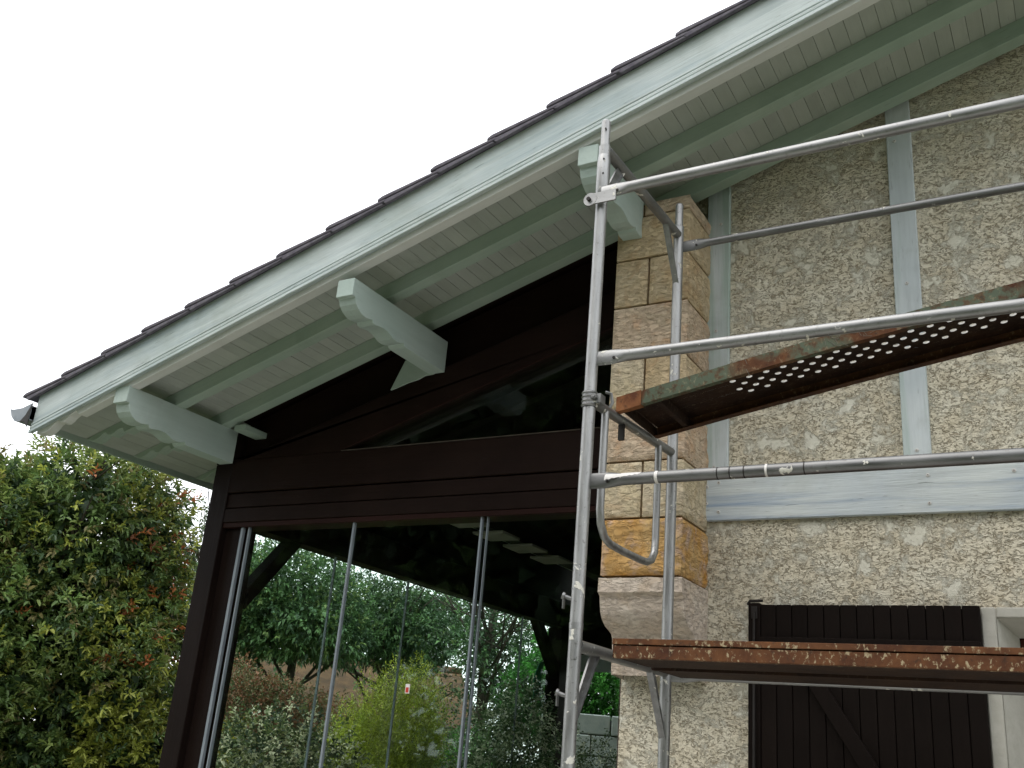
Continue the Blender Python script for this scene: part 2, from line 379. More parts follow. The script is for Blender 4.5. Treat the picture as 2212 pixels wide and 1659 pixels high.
# ------------------------------------------------------------------ house
house = root('house', (0.4, 2.5, 0), 'rendered house gable with pale painted eaves, stone pier and brown shutter beside the dark veranda', 'house')
WX0, WX1 = -2.07, 2.7
w = MB()
w.prism([(WX0, 0), (-0.37, 0), (-0.37, off(-0.37, 5.17)), (WX0, off(WX0, 5.17))], 'y', 0.0, 0.3)
w.prism([(-0.37, 2.30), (0.83, 2.30), (0.83, off(0.83, 5.17)), (-0.37, off(-0.37, 5.17))], 'y', 0.0, 0.3)
w.box(-0.37, 0.83, 0.0, 0.3, 0, 0.9)
w.prism([(0.83, 0), (WX1, 0), (WX1, off(WX1, 5.17)), (0.83, off(0.83, 5.17))], 'y', 0.0, 0.3)
MB().box(WX0, WX0 + 0.3, 0.301, 5.6, 0, 4.4).build('side_wall', 'mortar', house); w.box(WX1 - 0.3, WX1, 0.3, 5.6, 0, 5.9)
w.box(WX0, WX1, 5.6, 5.9, 0, 5.5)
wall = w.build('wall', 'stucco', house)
# flush dark back of the room so that no sky shows through the window
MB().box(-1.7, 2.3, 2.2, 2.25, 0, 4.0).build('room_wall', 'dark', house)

# --- half timber trims
def trim(name, x0, x1, z0, z1, mat, top_slope=False, y=-0.028, screws=()):
    m = MB()
    if top_slope: m.prism([(x0, z0), (x1, z0), (x1, off(x1, 5.14)), (x0, off(x0, 5.14))], 'y', y, -0.001)
    else: m.box(x0, x1, y, -0.001, z0, z1)
    t = m.build('timber_board', mat, house, bevel=0.003)
    for sx, sz in screws:
        s_ = MB(); s_.tube([(sx, y + 0.0005, sz), (sx, y - 0.0035, sz), (sx, y - 0.005, sz)], [0.0085, 0.0085, 0.004], 10)
        s_.tube([(sx, y - 0.0052, sz), (sx, y - 0.0058, sz)], 0.0025, 6, mi=1)
        s_.build('screw', ['alu_bright', 'iron'], t, smooth=True)
    return t
trim('u1', -1.657, -1.532, 2.986, 0, 'trim_v', True, screws=[(-1.60, 3.78), (-1.60, 3.03), (-1.58, 4.42)])
trim('u2', -0.700, -0.580, 2.986, 0, 'trim_v', True, screws=[(-0.64, 3.9), (-0.66, 4.72), (-0.64, 3.05)])
trim('u3', 0.36, 0.48, 2.986, 0, 'trim_v', True)
trim('lv', -1.657, 2.69, 2.757, 2.983, 'trim_h', screws=[(-1.635, 2.93), (-1.575, 2.95), (-1.637, 2.845), (-1.575, 2.80), (-0.60, 2.93), (-0.60, 2.80), (-0.25, 2.93)])

# --- window with plaster margin, reveal and dark frame
m = MB()
m.box(-0.43, -0.37, -0.012, 0.0, 0.85, 2.345); m.box(-0.37, 0.83, -0.012, 0.0, 2.30, 2.345); m.box(0.83, 0.89, -0.012, 0.0, 0.85, 2.345)
win = m.build('window_margin', 'reveal', house, bevel=0.006)
m = MB(); m.poly([(-0.369, -0.01, 0.9), (-0.369, -0.01, 2.299), (-0.30, 0.16, 2.24), (-0.30, 0.16, 0.9)], [(0, 1, 2, 3)])
m.poly([(-0.369, -0.01, 2.299), (0.829, -0.01, 2.299), (0.77, 0.16, 2.24), (-0.30, 0.16, 2.24)], [(0, 1, 2, 3)])
m.poly([(0.829, -0.01, 0.9), (0.829, -0.01, 2.299), (0.77, 0.16, 2.24), (0.77, 0.16, 0.9)], [(0, 1, 2, 3)])
m.build('window_reveal', 'reveal', house)
m = MB()
for a in ((-0.299, -0.235, 0.9, 2.238), (0.705, 0.769, 0.9, 2.238)): m.box(a[0], a[1], 0.161, 0.22, a[2], a[3])
m.box(-0.235, 0.705, 0.161, 0.22, 2.17, 2.238); m.box(-0.235, 0.705, 0.161, 0.22, 0.9, 0.98); m.box(0.20, 0.27, 0.161, 0.22, 0.98, 2.17)
m.build('window_frame', 'window', house, bevel=0.004)
for a, b in ((-0.235, 0.20), (0.27, 0.705)):
    MB().box(a, b, 0.185, 0.19, 0.98, 2.17).build('window_pane', 'glass', house)
MB().box(-0.46, 0.9, -0.06, 0.16, 0.845, 0.9).build('window_sill', 'reveal', house, bevel=0.006)

# --- open shutter folded against the wall
sh = MB(); sh.box(-1.418, -1.362, -0.052, -0.022, 0.88, 2.352); shut = sh.build('shutter', 'shutter', house, bevel=0.003, label='dark brown boarded shutter folded open against the render')
bw = (1.362 - 0.428) / 13
f0 = None
for i in range(13):
    x = -1.360 + i * bw
    if f0 is None: f0 = MB().box(x, x + bw - 0.003, -0.045, -0.024, 0.88, 2.345).build('board', 'shutter', shut, bevel=0.0025)
    else: clone(f0, (i * bw, 0, 0), shut)
MB().box(-1.360, -0.428, -0.024, -0.019, 0.89, 2.335).build('backing', 'shutter', shut)
for z in (2.14, 1.05): MB().box(-1.362, -0.432, -0.072, -0.046, z, z + 0.055).build('rail', 'shutter', shut, bevel=0.003)
q = MB(); q.prism([(-1.24, 2.139), (-1.16, 2.139), (-0.50, 1.107), (-0.58, 1.107)], 'y', -0.070, -0.0465); q.build('brace', 'shutter', shut, bevel=0.003)
q = MB(); q.tube([(-1.388, -0.062, 0.9), (-1.388, -0.062, 2.31)], 0.006, 8); q.box(-1.402, -1.374, -0.058, -0.0525, 2.28, 2.335); q.build('bolt_rod', 'iron', shut, smooth=True)
q = MB(); q.tube([(-1.425, -0.03, 2.349), (-1.41, -0.05, 2.36), (-1.35, -0.05, 2.362)], 0.007, 8); q.build('hinge', 'iron', shut, smooth=True)

# --- stone pier with corbel
PX0, PX1, PY = -2.052, -1.640, -0.36
core = MB(); core.box(PX0 + 0.02, PX1 - 0.02, PY + 0.024, -0.001, 2.42, 4.44)
pier = core.build('stone_pier', 'mortar', house)
def rockblock(x0, x1, z0, z1, mat, corner, rough=0.006, y0=PY, y1=-0.001, name='stone'):
    """split-faced block: gridded front (and right side), edges eased back to the joint"""
    bm = bmesh.new(); r = random.Random(int((x0 + 10) * 977 + z0 * 1313))
    J = 0.0055
    x0 += J; x1 -= (0 if corner else J); z0 += J; z1 -= J
    nx = max(6, int((x1 - x0) / 0.016)); nz = max(6, int((z1 - z0) / 0.016)); ny = 16
    ph = [r.uniform(0, 50) for _ in range(6)]
    from mathutils import noise as NZ
    def bumpv(u, v, rough=rough * 1.5):
        return rough * (NZ.noise(Vector((u * 9 + ph[0], v * 14 + ph[1], ph[2]))) * 1.1 + NZ.noise(Vector((u * 31 + ph[3], v * 42 + ph[4], ph[5]))) * 0.6) + rough * 0.3
    def ease(d, w_=0.011):
        t = max(0.0, min(1.0, d / w_)); return (1 - t) ** 2 * 0.007
    F = [[None] * (nz + 1) for _ in range(nx + 1)]
    for i in range(nx + 1):
        for j in range(nz + 1):
            x = x0 + (x1 - x0) * i / nx; z = z0 + (z1 - z0) * j / nz
            dl = x - x0; dr = (x1 - x); db = min(z - z0, z1 - z)
            d = min(dl, db, dr)
            inner = min(1.0, d / 0.02)
            F[i][j] = bm.verts.new((x, y0 + ease(d) - bumpv(x, z) * inner, z))
    for i in range(nx):
        for j in range(nz): bm.faces.new((F[i][j], F[i + 1][j], F[i + 1][j + 1], F[i][j + 1]))
    # right side
    S = [F[nx]]
    for k in range(1, ny + 1):
        row = []
        for j in range(nz + 1):
            y = y0 + 0.007 + (y1 - y0 - 0.007) * k / ny; z = z0 + (z1 - z0) * j / nz
            db = min(z - z0, z1 - z); de = min(y - y0, 0.02)
            row.append(bm.verts.new((x1 - ease(db) + (bumpv(y + 3, z) * min(1, db / 0.02) * min(1, de / 0.02) if corner else 0), y, z)))
        S.append(row)
    for k in range(ny):
        for j in range(nz): bm.faces.new((S[k][j], S[k + 1][j], S[k + 1][j + 1], S[k][j + 1]))
    # left, top, bottom
    lb = [bm.verts.new((x0, y1, z0)), bm.verts.new((x0, y1, z1))]
    bm.faces.new([F[0][j] for j in range(nz + 1)] + [lb[1], lb[0]])
    bm.faces.new([F[i][nz] for i in range(nx + 1)] + [S[k][nz] for k in range(1, ny + 1)] + [lb[1]])
    bm.faces.new([F[i][0] for i in range(nx + 1)] + [S[k][0] for k in range(1, ny + 1)] + [lb[0]])
    bmesh.ops.recalc_face_normals(bm, faces=bm.faces)
    mb = MB(); bm.verts.ensure_lookup_table(); bm.verts.index_update()
    mb.poly([v.co[:] for v in bm.verts], [tuple(v.index for v in f.verts) for f in bm.faces]); bm.free()
    return mb.build(name, mat, pier, smooth=True)
zc = [2.424, 2.703, 2.988, 3.265, 3.532, 3.831, 4.106, 4.36, 4.445]
rockblock(PX0, PX1, zc[0], zc[1], 'stone_orange', True, 0.008)
rockblock(PX0, -1.850, zc[1], zc[2], 'stone_sand', False, 0.006); rockblock(-1.850, PX1, zc[1], zc[2], 'stone_sand', True, 0.006)
rockblock(PX0, PX1, zc[2], zc[3], 'stone_pink', True, 0.007)
rockblock(PX0, -1.860, zc[3], zc[4], 'stone_sand', False, 0.006); rockblock(-1.860, PX1, zc[3], zc[4], 'stone_tan', True, 0.006)
rockblock(PX0, PX1, zc[4], zc[5], 'stone_pink', True, 0.006)
rockblock(PX0, -1.858, zc[5], zc[6], 'stone_tan', False, 0.004); rockblock(-1.858, PX1, zc[5], zc[6], 'stone_tan', True, 0.004)
rockblock(PX0, PX1, zc[6], zc[7], 'stone_tan', True, 0.004)
rockblock(PX0, -1.90, zc[7], zc[8], 'stone_tan', False, 0.004); rockblock(-1.90, PX1, zc[7], zc[8], 'stone_pink', True, 0.004)
# corbel: cap course plus quarter-round moulding, rough faced
def corbel():
    prof = [(-0.36, 2.417), (-0.362, 2.350), (-0.352, 2.344), (-0.338, 2.335), (-0.332, 2.30), (-0.322, 2.262), (-0.300, 2.232), (-0.262, 2.205), (-0.215, 2.190), (-0.185, 2.178), (-0.170, 2.158), (-0.166, 2.12), (-0.166, 2.03), (-0.16, 1.99), (-0.001, 1.98), (-0.001, 2.417)]
    dense = []
    for i in range(13):
        a, b = prof[i], prof[i + 1]; n = max(1, int(math.hypot(a[0] - b[0], a[1] - b[1]) / 0.014))
        dense += [(a[0] + (b[0] - a[0]) * k / n, a[1] + (b[1] - a[1]) * k / n) for k in range(n)]
    dense.append(prof[13])
    from mathutils import noise as NZ
    n = 28; X0, X1 = -2.052, -1.632; mb = MB(); V = []
    for i in range(n + 1):
        x = X0 + (X1 - X0) * i / n; e = min(1, min(x - X0, X1 - x) / 0.02 + 0.2)
        for (y, z) in dense:
            d = 0.007 * e * (NZ.noise(Vector((x * 12, z * 17, y * 9))) + 0.5 * NZ.noise(Vector((x * 40, z * 45, 3))))
            V.append((x, y - d, z + d * 0.4))
    k = len(dense); F = [(i * k + j, (i + 1) * k + j, (i + 1) * k + j + 1, i * k + j + 1) for i in range(n) for j in range(k - 1)]
    for i, xx in ((0, X0), (n, X1)):
        b = len(V); V.append((xx, -0.001, 1.98)); V.append((xx, -0.001, 2.417))
        F.append(tuple(i * k + j for j in range(k)) + (b, b + 1))
    b0, b1 = n * 0, len(V)
    F.append(tuple(i * k for i in range(n + 1)) + (len(V) - 1, len(V) - 3))
    mb.poly(V, F)
    mb.build('corbel', 'stone_pale', pier, smooth=True, label='pale pink moulded corbel stone at the foot of the pier')
corbel()

# --- roof: deck, boards, rafters, fascia, purlins, tiles
XL, XR = -5.83, 2.6
HB, HS = 5.09, 5.19
d_ = MB(); slab(d_, XL - 0.01, XR, -0.925, 5.9, HS + 0.021, 5.345)
roof = d_.build('roof', 'dark', house, rot=RSL)
TAIL = [(a - 0.078, b) for a, b in [(-5.37, 0), (-5.385, 0.012), (-5.40, 0.034), (-5.43, 0.033), (-5.455, 0.026), (-5.48, 0.012), (-5.505, 0.006), (-5.535, 0.014), (-5.56, 0.034), (-5.585, 0.030), (-5.61, 0.012), (-5.64, 0.0), (-5.67, -0.004), (-5.70, 0.002), (-5.725, 0.018), (-5.75, 0.020)]]
def rafter(y0, y1, hb, mat, name='rafter', x1=XR, x0=XL):
    kf = 0.0 if y0 < -0.9 else 0.075
    prof = [(x, off(x, hb + o_ + kf * max(0, (-5.45 - x) / 0.38))) for x, o_ in reversed(TAIL) if x > x0 - 0.01] + [(x1, off(x1, hb)), (x1, off(x1, HS - 0.001)), (XL + 0.004, off(XL, HS - 0.001))]
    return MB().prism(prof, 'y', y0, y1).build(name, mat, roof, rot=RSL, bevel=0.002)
rafter(-0.932, -0.868, 5.09, 'strip', 'verge_rafter')
rafter(-0.57, -0.492, HB, 'rafter'); rafter(-0.165, -0.085, HB, 'rafter')
yy = 0.42
while yy < 5.6:                                # the rafter tails along the side eave
    prof = [(x, off(x, HB + o_ + 0.075 * max(0, (-5.45 - x) / 0.38))) for x, o_ in reversed(TAIL)] + [(-5.06, off(-5.06, HB)), (-5.06, off(-5.06, HS - 0.001)), (XL + 0.004, off(XL, HS - 0.001))]
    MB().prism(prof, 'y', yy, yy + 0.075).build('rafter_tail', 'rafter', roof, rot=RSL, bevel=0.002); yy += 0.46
# boards of the soffit, one by one, with a groove between
BW = 0.0705
def sboard(x0, y1):
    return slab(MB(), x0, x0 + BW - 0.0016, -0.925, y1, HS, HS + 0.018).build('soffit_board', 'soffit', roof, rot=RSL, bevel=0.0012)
b_short = b_long = None; x = XL + 0.002; k = 0
while x < XR - BW:
    jz = random.uniform(-0.0012, 0.0012)
    if x < -5.08:
        if b_long is None: b_long = (sboard(x, 5.8), x)
        else: clone(b_long[0], (x - b_long[1], 0, SL * (x - b_long[1]) + jz), roof)
    else:
        if b_short is None: b_short = (sboard(x, -0.002), x)
        else: clone(b_short[0], (x - b_short[1], 0, SL * (x - b_short[1]) + jz), roof)
    x += BW
# fascia (barge board) with two beads at the foot
fp = [(-0.9335, 5.128), (-0.968, 5.116), (-0.972, 5.119), (-0.972, 5.136), (-0.966, 5.139), (-0.966, 5.142), (-0.970, 5.146), (-0.971, 5.156), (-0.967, 5.162), (-0.960, 5.165), (-0.960, 5.170), (-0.966, 5.174), (-0.966, 5.182), (-0.957, 5.187), (-0.957, 5.375), (-0.9335, 5.375)]
def sweep(prof, x0, x1, mb=None, lean=0.0):
    mb = mb or MB(); n = len(prof)
    v = [(x0 + (o_ - 5.07) * lean, y, off(x0, o_)) for y, o_ in prof] + [(x1, y, off(x1, o_)) for y, o_ in prof]
    f = [(i, (i + 1) % n, n + (i + 1) % n, n + i) for i in range(n)] + [tuple(range(n)), tuple(range(n, 2 * n))]
    return mb.poly(v, f)
sweep(fp, -5.858, XR).build('barge_board', 'fascia', roof, rot=RSL, label='pale grey-green barge board with beaded lower edge')
# eaves board and gutter
MB().box(-5.856, -5.835, -0.932, 5.9, 3.308, 3.47).build('eaves_board', 'rafter', roof, bevel=0.002)
gp = [(-5.868, 3.445), (-5.868, 3.355), (-5.90, 3.346), (-5.945, 3.345), (-6.01, 3.355), (-6.055, 3.39), (-6.078, 3.43), (-6.088, 3.443)]
gi = [(x + 0.004, z + 0.004) if i else (x - 0.003, z) for i, (x, z) in enumerate(gp)]
gm = MB(); gm.prism(gp + [(p[0], p[1]) for p in reversed([(x + 0.003 * (1 if i > 2 else 0), z + 0.004) for i, (x, z) in enumerate(gp)])], 'y', -0.985, 5.9)
gut = gm.build('gutter', 'zinc', roof, smooth=True, label='grey zinc gutter along the side eave')
gm = MB(); gm.prism([(-5.862, 3.465), (-5.862, 3.355), (-5.90, 3.346), (-5.945, 3.345), (-6.01, 3.355), (-6.055, 3.39), (-6.078, 3.43), (-6.088, 3.443), (-6.06, 3.437), (-5.96, 3.440)], 'y', -0.990, -0.9855); gm.build('stop_end', 'zinc', gut)
gm = MB(); gm.prism([(-5.858, 3.46), (-5.858, 3.30), (-5.90, 3.34), (-5.945, 3.344), (-5.90, 3.385), (-5.875, 3.43)], 'y', -0.9945, -0.9905); gm.build('gutter_bracket', 'iron', gut)
# purlins with cut ends
PROF = [(-0.93, 0.0), (-0.93, -0.108), (-0.903, -0.108), (-0.90, -0.13), (-0.888, -0.160), (-0.862, -0.186), (-0.828, -0.203), (-0.79, -0.208), (-0.757, -0.203), (-0.730, -0.196), (-0.722, -0.212), (-0.700, -0.217), (-0.665, -0.209), (-0.625, -0.204), (-0.588, -0.208), (-0.555, -0.220), (-0.528, -0.232), (-0.500, -0.234), (-0.468, -0.228), (-0.440, -0.216), (-0.430, -0.230), (-0.412, -0.236)]
PROF = [(a - 0.012 * (a < -0.5), b * 0.965) for a, b in PROF]
def purlin(x0, x1, zt, y1, H=0.228, mat='purlin', name='purlin'):
    k = H / 0.228
    prof = [(y, zt + dz * (k if dz < -0.12 else 1)) for y, dz in PROF] + [(y1, zt - H), (y1, zt)]
    
    return MB().prism(prof, 'x', x0, x1).build(name, mat, roof, bevel=0.003, seg=2, label='pale green purlin end cut to a scroll')
purlin(-5.128, -5.008, 3.512, -0.001)
purlin(-3.455, -3.340, 3.962, 0.0, 0.205)
purlin(-2.012, -1.905, 4.455, -0.35)
# painted foot below the middle purlin and the little block over the corner post
q = MB(); q.prism([(-3.644, 3.868), (-3.732, 3.680), (-3.69, 3.690), (-3.60, 3.716), (-3.53, 3.728), (-3.479, 3.749), (-3.42, 3.752), (-3.389, 3.765), (-3.345, 3.772), (-3.345, 3.90), (-3.46, 3.90)], 'y', -0.012, -0.001); q.build('painted_patch', 'purlin', roof)
q = MB(); q.box(-4.93, -4.83, -0.12, 0.26, 3.475, 3.515); q.build('packing_block', 'rafter', roof, bevel=0.003)
MB().box(-5.16, -5.002, 0.001, 5.0, 3.285, 3.515).build('wall_plate', 'dark_y', roof)
# verge tiles, each one its own piece
TP = 0.345
def vtile(xl):
    o1, o2 = 5.425, 5.393
    m = MB()
    # top slab, lower end riding over the next tile
    pr = [(xl + 0.012, off(xl, o1 - 0.020)), (xl - 0.018, off(xl - 0.018, o1 - 0.022)), (xl - 0.016, off(xl - 0.016, o1 - 0.006)), (xl + 0.012, off(xl + 0.012, o1)), (xl + TP + 0.04, off(xl + TP + 0.04, o2)), (xl + TP + 0.04, off(xl + TP + 0.04, o2 - 0.016))]
    m.prism(pr, 'y', -0.995, -0.74)
    # hanging flange
    fl = [(xl + 0.045, off(xl + 0.045, 5.362)), (xl + 0.032, off(xl + 0.032, 5.370)), (xl + 0.020, off(xl, o1 - 0.024)), (xl + TP + 0.020, off(xl + TP + 0.020, o2 - 0.017)), (xl + TP + 0.032, off(xl + TP + 0.032, 5.363))]
    m.prism(fl, 'y', -0.993, -0.972)
    return m
t0 = vtile(-5.965).build('roof_tile', 'tile', roof, rot=RSL, bevel=0.004, seg=2)
fld = slab(MB(), -5.965, -5.965 + TP + 0.04, -0.735, -0.40, 5.385, 5.403).build('roof_tile', 'tile', roof, rot=RSL, bevel=0.004)
for i in range(25):
    jit = random.uniform(-0.003, 0.004)
    if i: clone(t0, (i * TP + random.uniform(-0.006, 0.006), 0, SL * i * TP + jit), roof)
    for j in range(3):
        if i or j: clone(fld, (i * TP, j * 0.34, SL * i * TP + jit), roof)
q = MB(); slab(q, -5.95, XR, 0.63, 5.95, 5.352, 5.403); q.build('tile_field', 'tile', roof, rot=RSL, kind='stuff')

# ------------------------------------------------------------------ veranda
ver = root('veranda', (-3.5, 2.4, 0), 'dark brown timber veranda with tall frameless glass panels left of the stone pier', 'veranda')
VB = 0.004
MB().box(-5.16, -5.005, 0.0, 0.16, 0, 3.283).build('post', 'dark_z', ver, bevel=VB)
MB().box(-5.004, -4.835, 0.05, 0.16, 0, 2.84).build('jamb', 'dark_z', ver, bevel=VB)
MB().box(-5.004, -2.055, 0.0, 0.14, 3.078, 3.303).build('tie_beam', 'dark', ver, bevel=VB)
MB().box(-5.004, -2.072, 0.012, 0.14, 2.975, 3.072).build('beam', 'dark', ver, bevel=VB)
MB().box(-5.004, -2.072, 0.004, 0.12, 2.875, 2.970).build('track', 'dark', ver, bevel=VB)
MB().box(-5.003, -2.072, 0.010, 0.16, 2.842, 2.873).build('track', 'dark_red', ver, bevel=0.002)
sbm = MB(); v = [(-5.0, 3.304), (-4.075, 3.304), (-2.055, off(-2.055, 4.592)), (-2.055, off(-2.055, 4.83)), (-5.0, off(-5.0, 4.87))]
sbm.prism(v, 'y', 0.0, 0.14).build('gable_rafter', 'dark', ver, bevel=VB)
q = MB(); q.prism([(-5.0, off(-5.0, 4.875)), (-2.055, off(-2.055, 4.835)), (-2.055, off(-2.055, 5.17)), (-5.0, off(-5.0, 5.17))], 'y', 0.09, 0.13); q.build('gable_board', 'dark', ver)
q = MB(); slab(q, -4.05, -2.06, -0.006, 0.0, 4.596, 4.603); q.build('glazing_bead', 'dark_red', ver)
MB().box(-4.07, -2.06, -0.004, 0.02, 3.305, 3.3095).build('glazing_bead', 'bark', ver, label='thin pale metal bead along the tie beam')
q = MB(); q.prism([(-4.04, 3.314), (-2.06, 3.314), (-2.06, off(-2.06, 4.592))], 'y', 0.04, 0.046); q.build('gable_pane', 'glass', ver, label='dark triangular gable glass with a dusty smudge')
# front panes, thin metal edges
edges = [-4.815, -3.905, -2.985, -2.085]
for a, b in zip(edges, edges[1:]):
    MB().box(a + 0.012, b - 0.012, 0.035, 0.045, 0.03, 2.850).build('glass_pane', 'glass', ver)
for xe, ww in ((-4.835, 0.020), (-4.775, 0.009), (-3.905, 0.013), (-2.985, 0.011), (-2.945, 0.003)):
    MB().box(xe - ww / 2, xe + ww / 2, 0.024, 0.046, 0.03, 2.842).build('pane_edge', 'alu', ver)
MB().box(-2.076, -2.071, 0.0, 0.05, 0.03, 2.84).build('jamb', 'bark', ver)
MB().box(-4.834, -2.072, 0.01, 0.11, 0.0, 0.03).build('track', 'alu', ver)
# ceiling, side beam, braces, far posts
q = MB(); slab(q, -5.0, -2.08, 0.14, 5.5, 5.15, 5.17); q.build('ceiling', 'dark_y', ver, rot=RSL)
for yv in (1.1, 2.0, 2.9, 3.8): 
    q = MB(); slab(q, -4.8, -2.08, yv, yv + 0.08, 5.03, 5.149); q.build('ceiling_rafter', 'dark', ver, rot=RSL)
MB().box(-4.95, -4.80, 0.161, 5.0, 2.853, 3.10).build('side_beam', 'dark_y', ver, bevel=VB)
MB().box(-5.0, -4.9, 0.161, 5.4, 3.101, 3.50).build('side_board', 'dark_y', ver)
q = MB(); q.prism([(0.161, 2.33), (0.161, 2.47), (0.49, 2.852), (0.61, 2.852)], 'x', -4.92, -4.82); q.build('brace', 'dark_y', ver, bevel=VB)
q = MB(); q.prism([(4.645, 2.35), (4.645, 2.48), (4.28, 2.852), (4.16, 2.852)], 'x', -4.92, -4.82); q.build('brace', 'dark_y', ver, bevel=VB)
MB().box(-4.96, -4.80, 4.65, 4.96, 0, 2.852).build('post', 'dark_z', ver, bevel=VB)
MB().box(-4.80, -2.08, 4.85, 4.95, 2.60, 4.3).build('far_gable', 'dark', ver)
MB().box(-4.79, -2.08, 4.80, 4.849, 2.44, 2.60).build('far_lintel', 'rail_grey', ver, label='pale grey lintel over the far opening')
ye = [0.17, 1.04, 1.985, 3.11, 3.93, 4.64]
for a, b in zip(ye, ye[1:]):
    MB().box(-4.875, -4.867, a + 0.008, b - 0.008, 0.03, 2.851).build('glass_pane', 'glass', ver)
for yv in ye[1:-1]: MB().box(-4.880, -4.862, yv - 0.005, yv + 0.005, 0.03, 2.851).build('pane_edge', 'alu', ver)
jst = MB().box(-3.56, -3.44, 0.15, 4.8, 2.985, 3.14).build('joist', 'dark_y', ver)
for k in range(4):
    y0 = 0.52 + k * 0.41
    MB().box(-3.62, -3.38, y0, y0 + 0.24, 2.965, 2.983).build('ceiling_panel', 'panel', jst, bevel=0.003)
q = MB(); q.box(-3.382, -3.354, 0.031, 0.0345, 1.86, 1.91); st = q.build('sticker', 'sticker_white', ver, label='small white and red sticker on the glass')
MB().box(-3.377, -3.359, 0.029, 0.0305, 1.865, 1.892).build('print', 'sticker_red', st)

# ------------------------------------------------------------------ scaffold
TR = 0.0243
YF, YB = -1.45, -0.57
SX = -1.614
def gusset(mb, a, b, wy):
    pass
def frame(name, label, z0, z1f, z1b, zl, top=True):
    r = root(name, (SX, (YF + YB) / 2, z0), label, 'scaffold frame', 'steel end frames of the scaffold')
    for y, zt, nm in ((YF, z1f, 'front'), (YB, z1b, 'rear')):
        m = MB()
        if top:
            m.tube([(SX, y, z0), (SX, y, zt - 0.135), (SX, y, zt - 0.125), (SX, y, zt - 0.12), (SX, y, zt)], [TR, TR, TR + 0.001, 0.0195, 0.0195], 18)
            m.tube([(SX, y, zt - 0.002), (SX, y, zt + 0.006)], [0.0195, 0.016], 18)
        else: m.tube([(SX, y, z0), (SX, y, zt)], TR, 18)
        p = m.build('post', 'steel_z', r, smooth=True)
        if top and nm == 'front':
            m = MB(); m.tube([(SX, y, zt - 0.36), (SX, y, zt - 0.35), (SX, y, zt - 0.20), (SX, y, zt - 0.17)], [TR, TR + 0.004, TR + 0.004, TR + 0.0005], 18)
            m.build('sleeve', 'steel_z', p, smooth=True)
            for zz in (zt - 0.20, zt - 0.27, zt - 0.05): MB().tube([(SX + 0.010, y - 0.018, zz), (SX + 0.012, y - 0.0285, zz)], 0.004, 8).build('rivet', 'iron', p, smooth=True)
    m = MB(); m.tube([(SX, YF + 0.02, zl[0]), (SX, YB - 0.02, zl[1])], 0.0225, 18); m.build('ledger', 'steel_y', r, smooth=True)
    for (ya, yb_, dz, zq) in ((YF + 0.015, YF + 0.15, 0.26, zl[0]), (YB - 0.015, YB - 0.15, 0.27, zl[1])):
        s_ = 1 if yb_ > ya else -1; m = MB()
        m.prism([(ya, zq - dz), (ya + s_ * 0.001, zq - dz + 0.05), (yb_ - s_ * 0.02, zq - 0.018), (yb_ + s_ * 0.03, zq - 0.018)], 'x', SX - 0.004, SX + 0.004)
        m.prism([(ya, zq - dz), (ya + s_ * 0.006, zq - dz), (yb_ + s_ * 0.036, zq - 0.018), (yb_ + s_ * 0.03, zq - 0.018)], 'x', SX - 0.014, SX + 0.014)
        m.build('gusset', 'steel_y', r)
    return r
fu = frame('scaffold_frame', 'upper left scaffold end frame with bare spigots, its tip crossing the barge board', 2.045, 4.165, 4.245, (4.035, 4.07))
fl_ = frame('scaffold_frame', 'lower left scaffold end frame carrying the bottom platform in front of the veranda glass', 0.0, 2.045, 2.045, (1.975, 1.975), False)
# pins standing out from the front post
for rr, zz, xx in ((fu, 2.135, 0), (fl_, 1.80, 0)):
    m = MB(); m.tube([(SX - 0.020, YF, zz), (SX - 0.050, YF - 0.012, zz + 0.010)], 0.0075, 10); m.tube([(SX - 0.048, YF - 0.011, zz + 0.0095), (SX - 0.056, YF - 0.014, zz + 0.0125)], 0.013, 10)
    m.box(SX - 0.052, SX - 0.047, YF - 0.02, YF - 0.006, zz - 0.035, zz + 0.01)
    m.build('locking_pin', 'steel_y', rr, smooth=True)
for zz in (1.985, 1.93): MB().tube([(SX + 0.014, YF - 0.018, zz), (SX + 0.018, YF - 0.0265, zz)], 0.006, 8).build('rivet', 'steel_x', fl_, smooth=True)
for y in (YF, YB): MB().tube([(SX, y, 2.030), (SX, y, 2.052)], TR + 0.0012, 18).build('collar', 'steel_z', fl_, smooth=True)
for y in (YF, YB): MB().box(SX - 0.075, SX + 0.075, y - 0.075, y + 0.075, 0.0, 0.006).build('base_plate', 'steel_x', fl_)
# second bay end, outside the picture
def tree_copy(o, delta, label):
    c = o.copy(); COL.objects.link(c); c.location = o.location + Vector(delta); c['label'] = label; WP[c.name] = WP[o.name] + Vector(delta)
    def kids(a, b):
        for ch in [x_ for x_ in a.children]:
            k_ = ch.copy(); COL.objects.link(k_); k_.parent = b; kids(ch, k_)
    kids(o, c); return c
tree_copy(fu, (2.55, 0, 0), 'upper scaffold end frame right of the window')
tree_copy(fl_, (2.55, 0, 0), 'lower scaffold end frame right of the window')

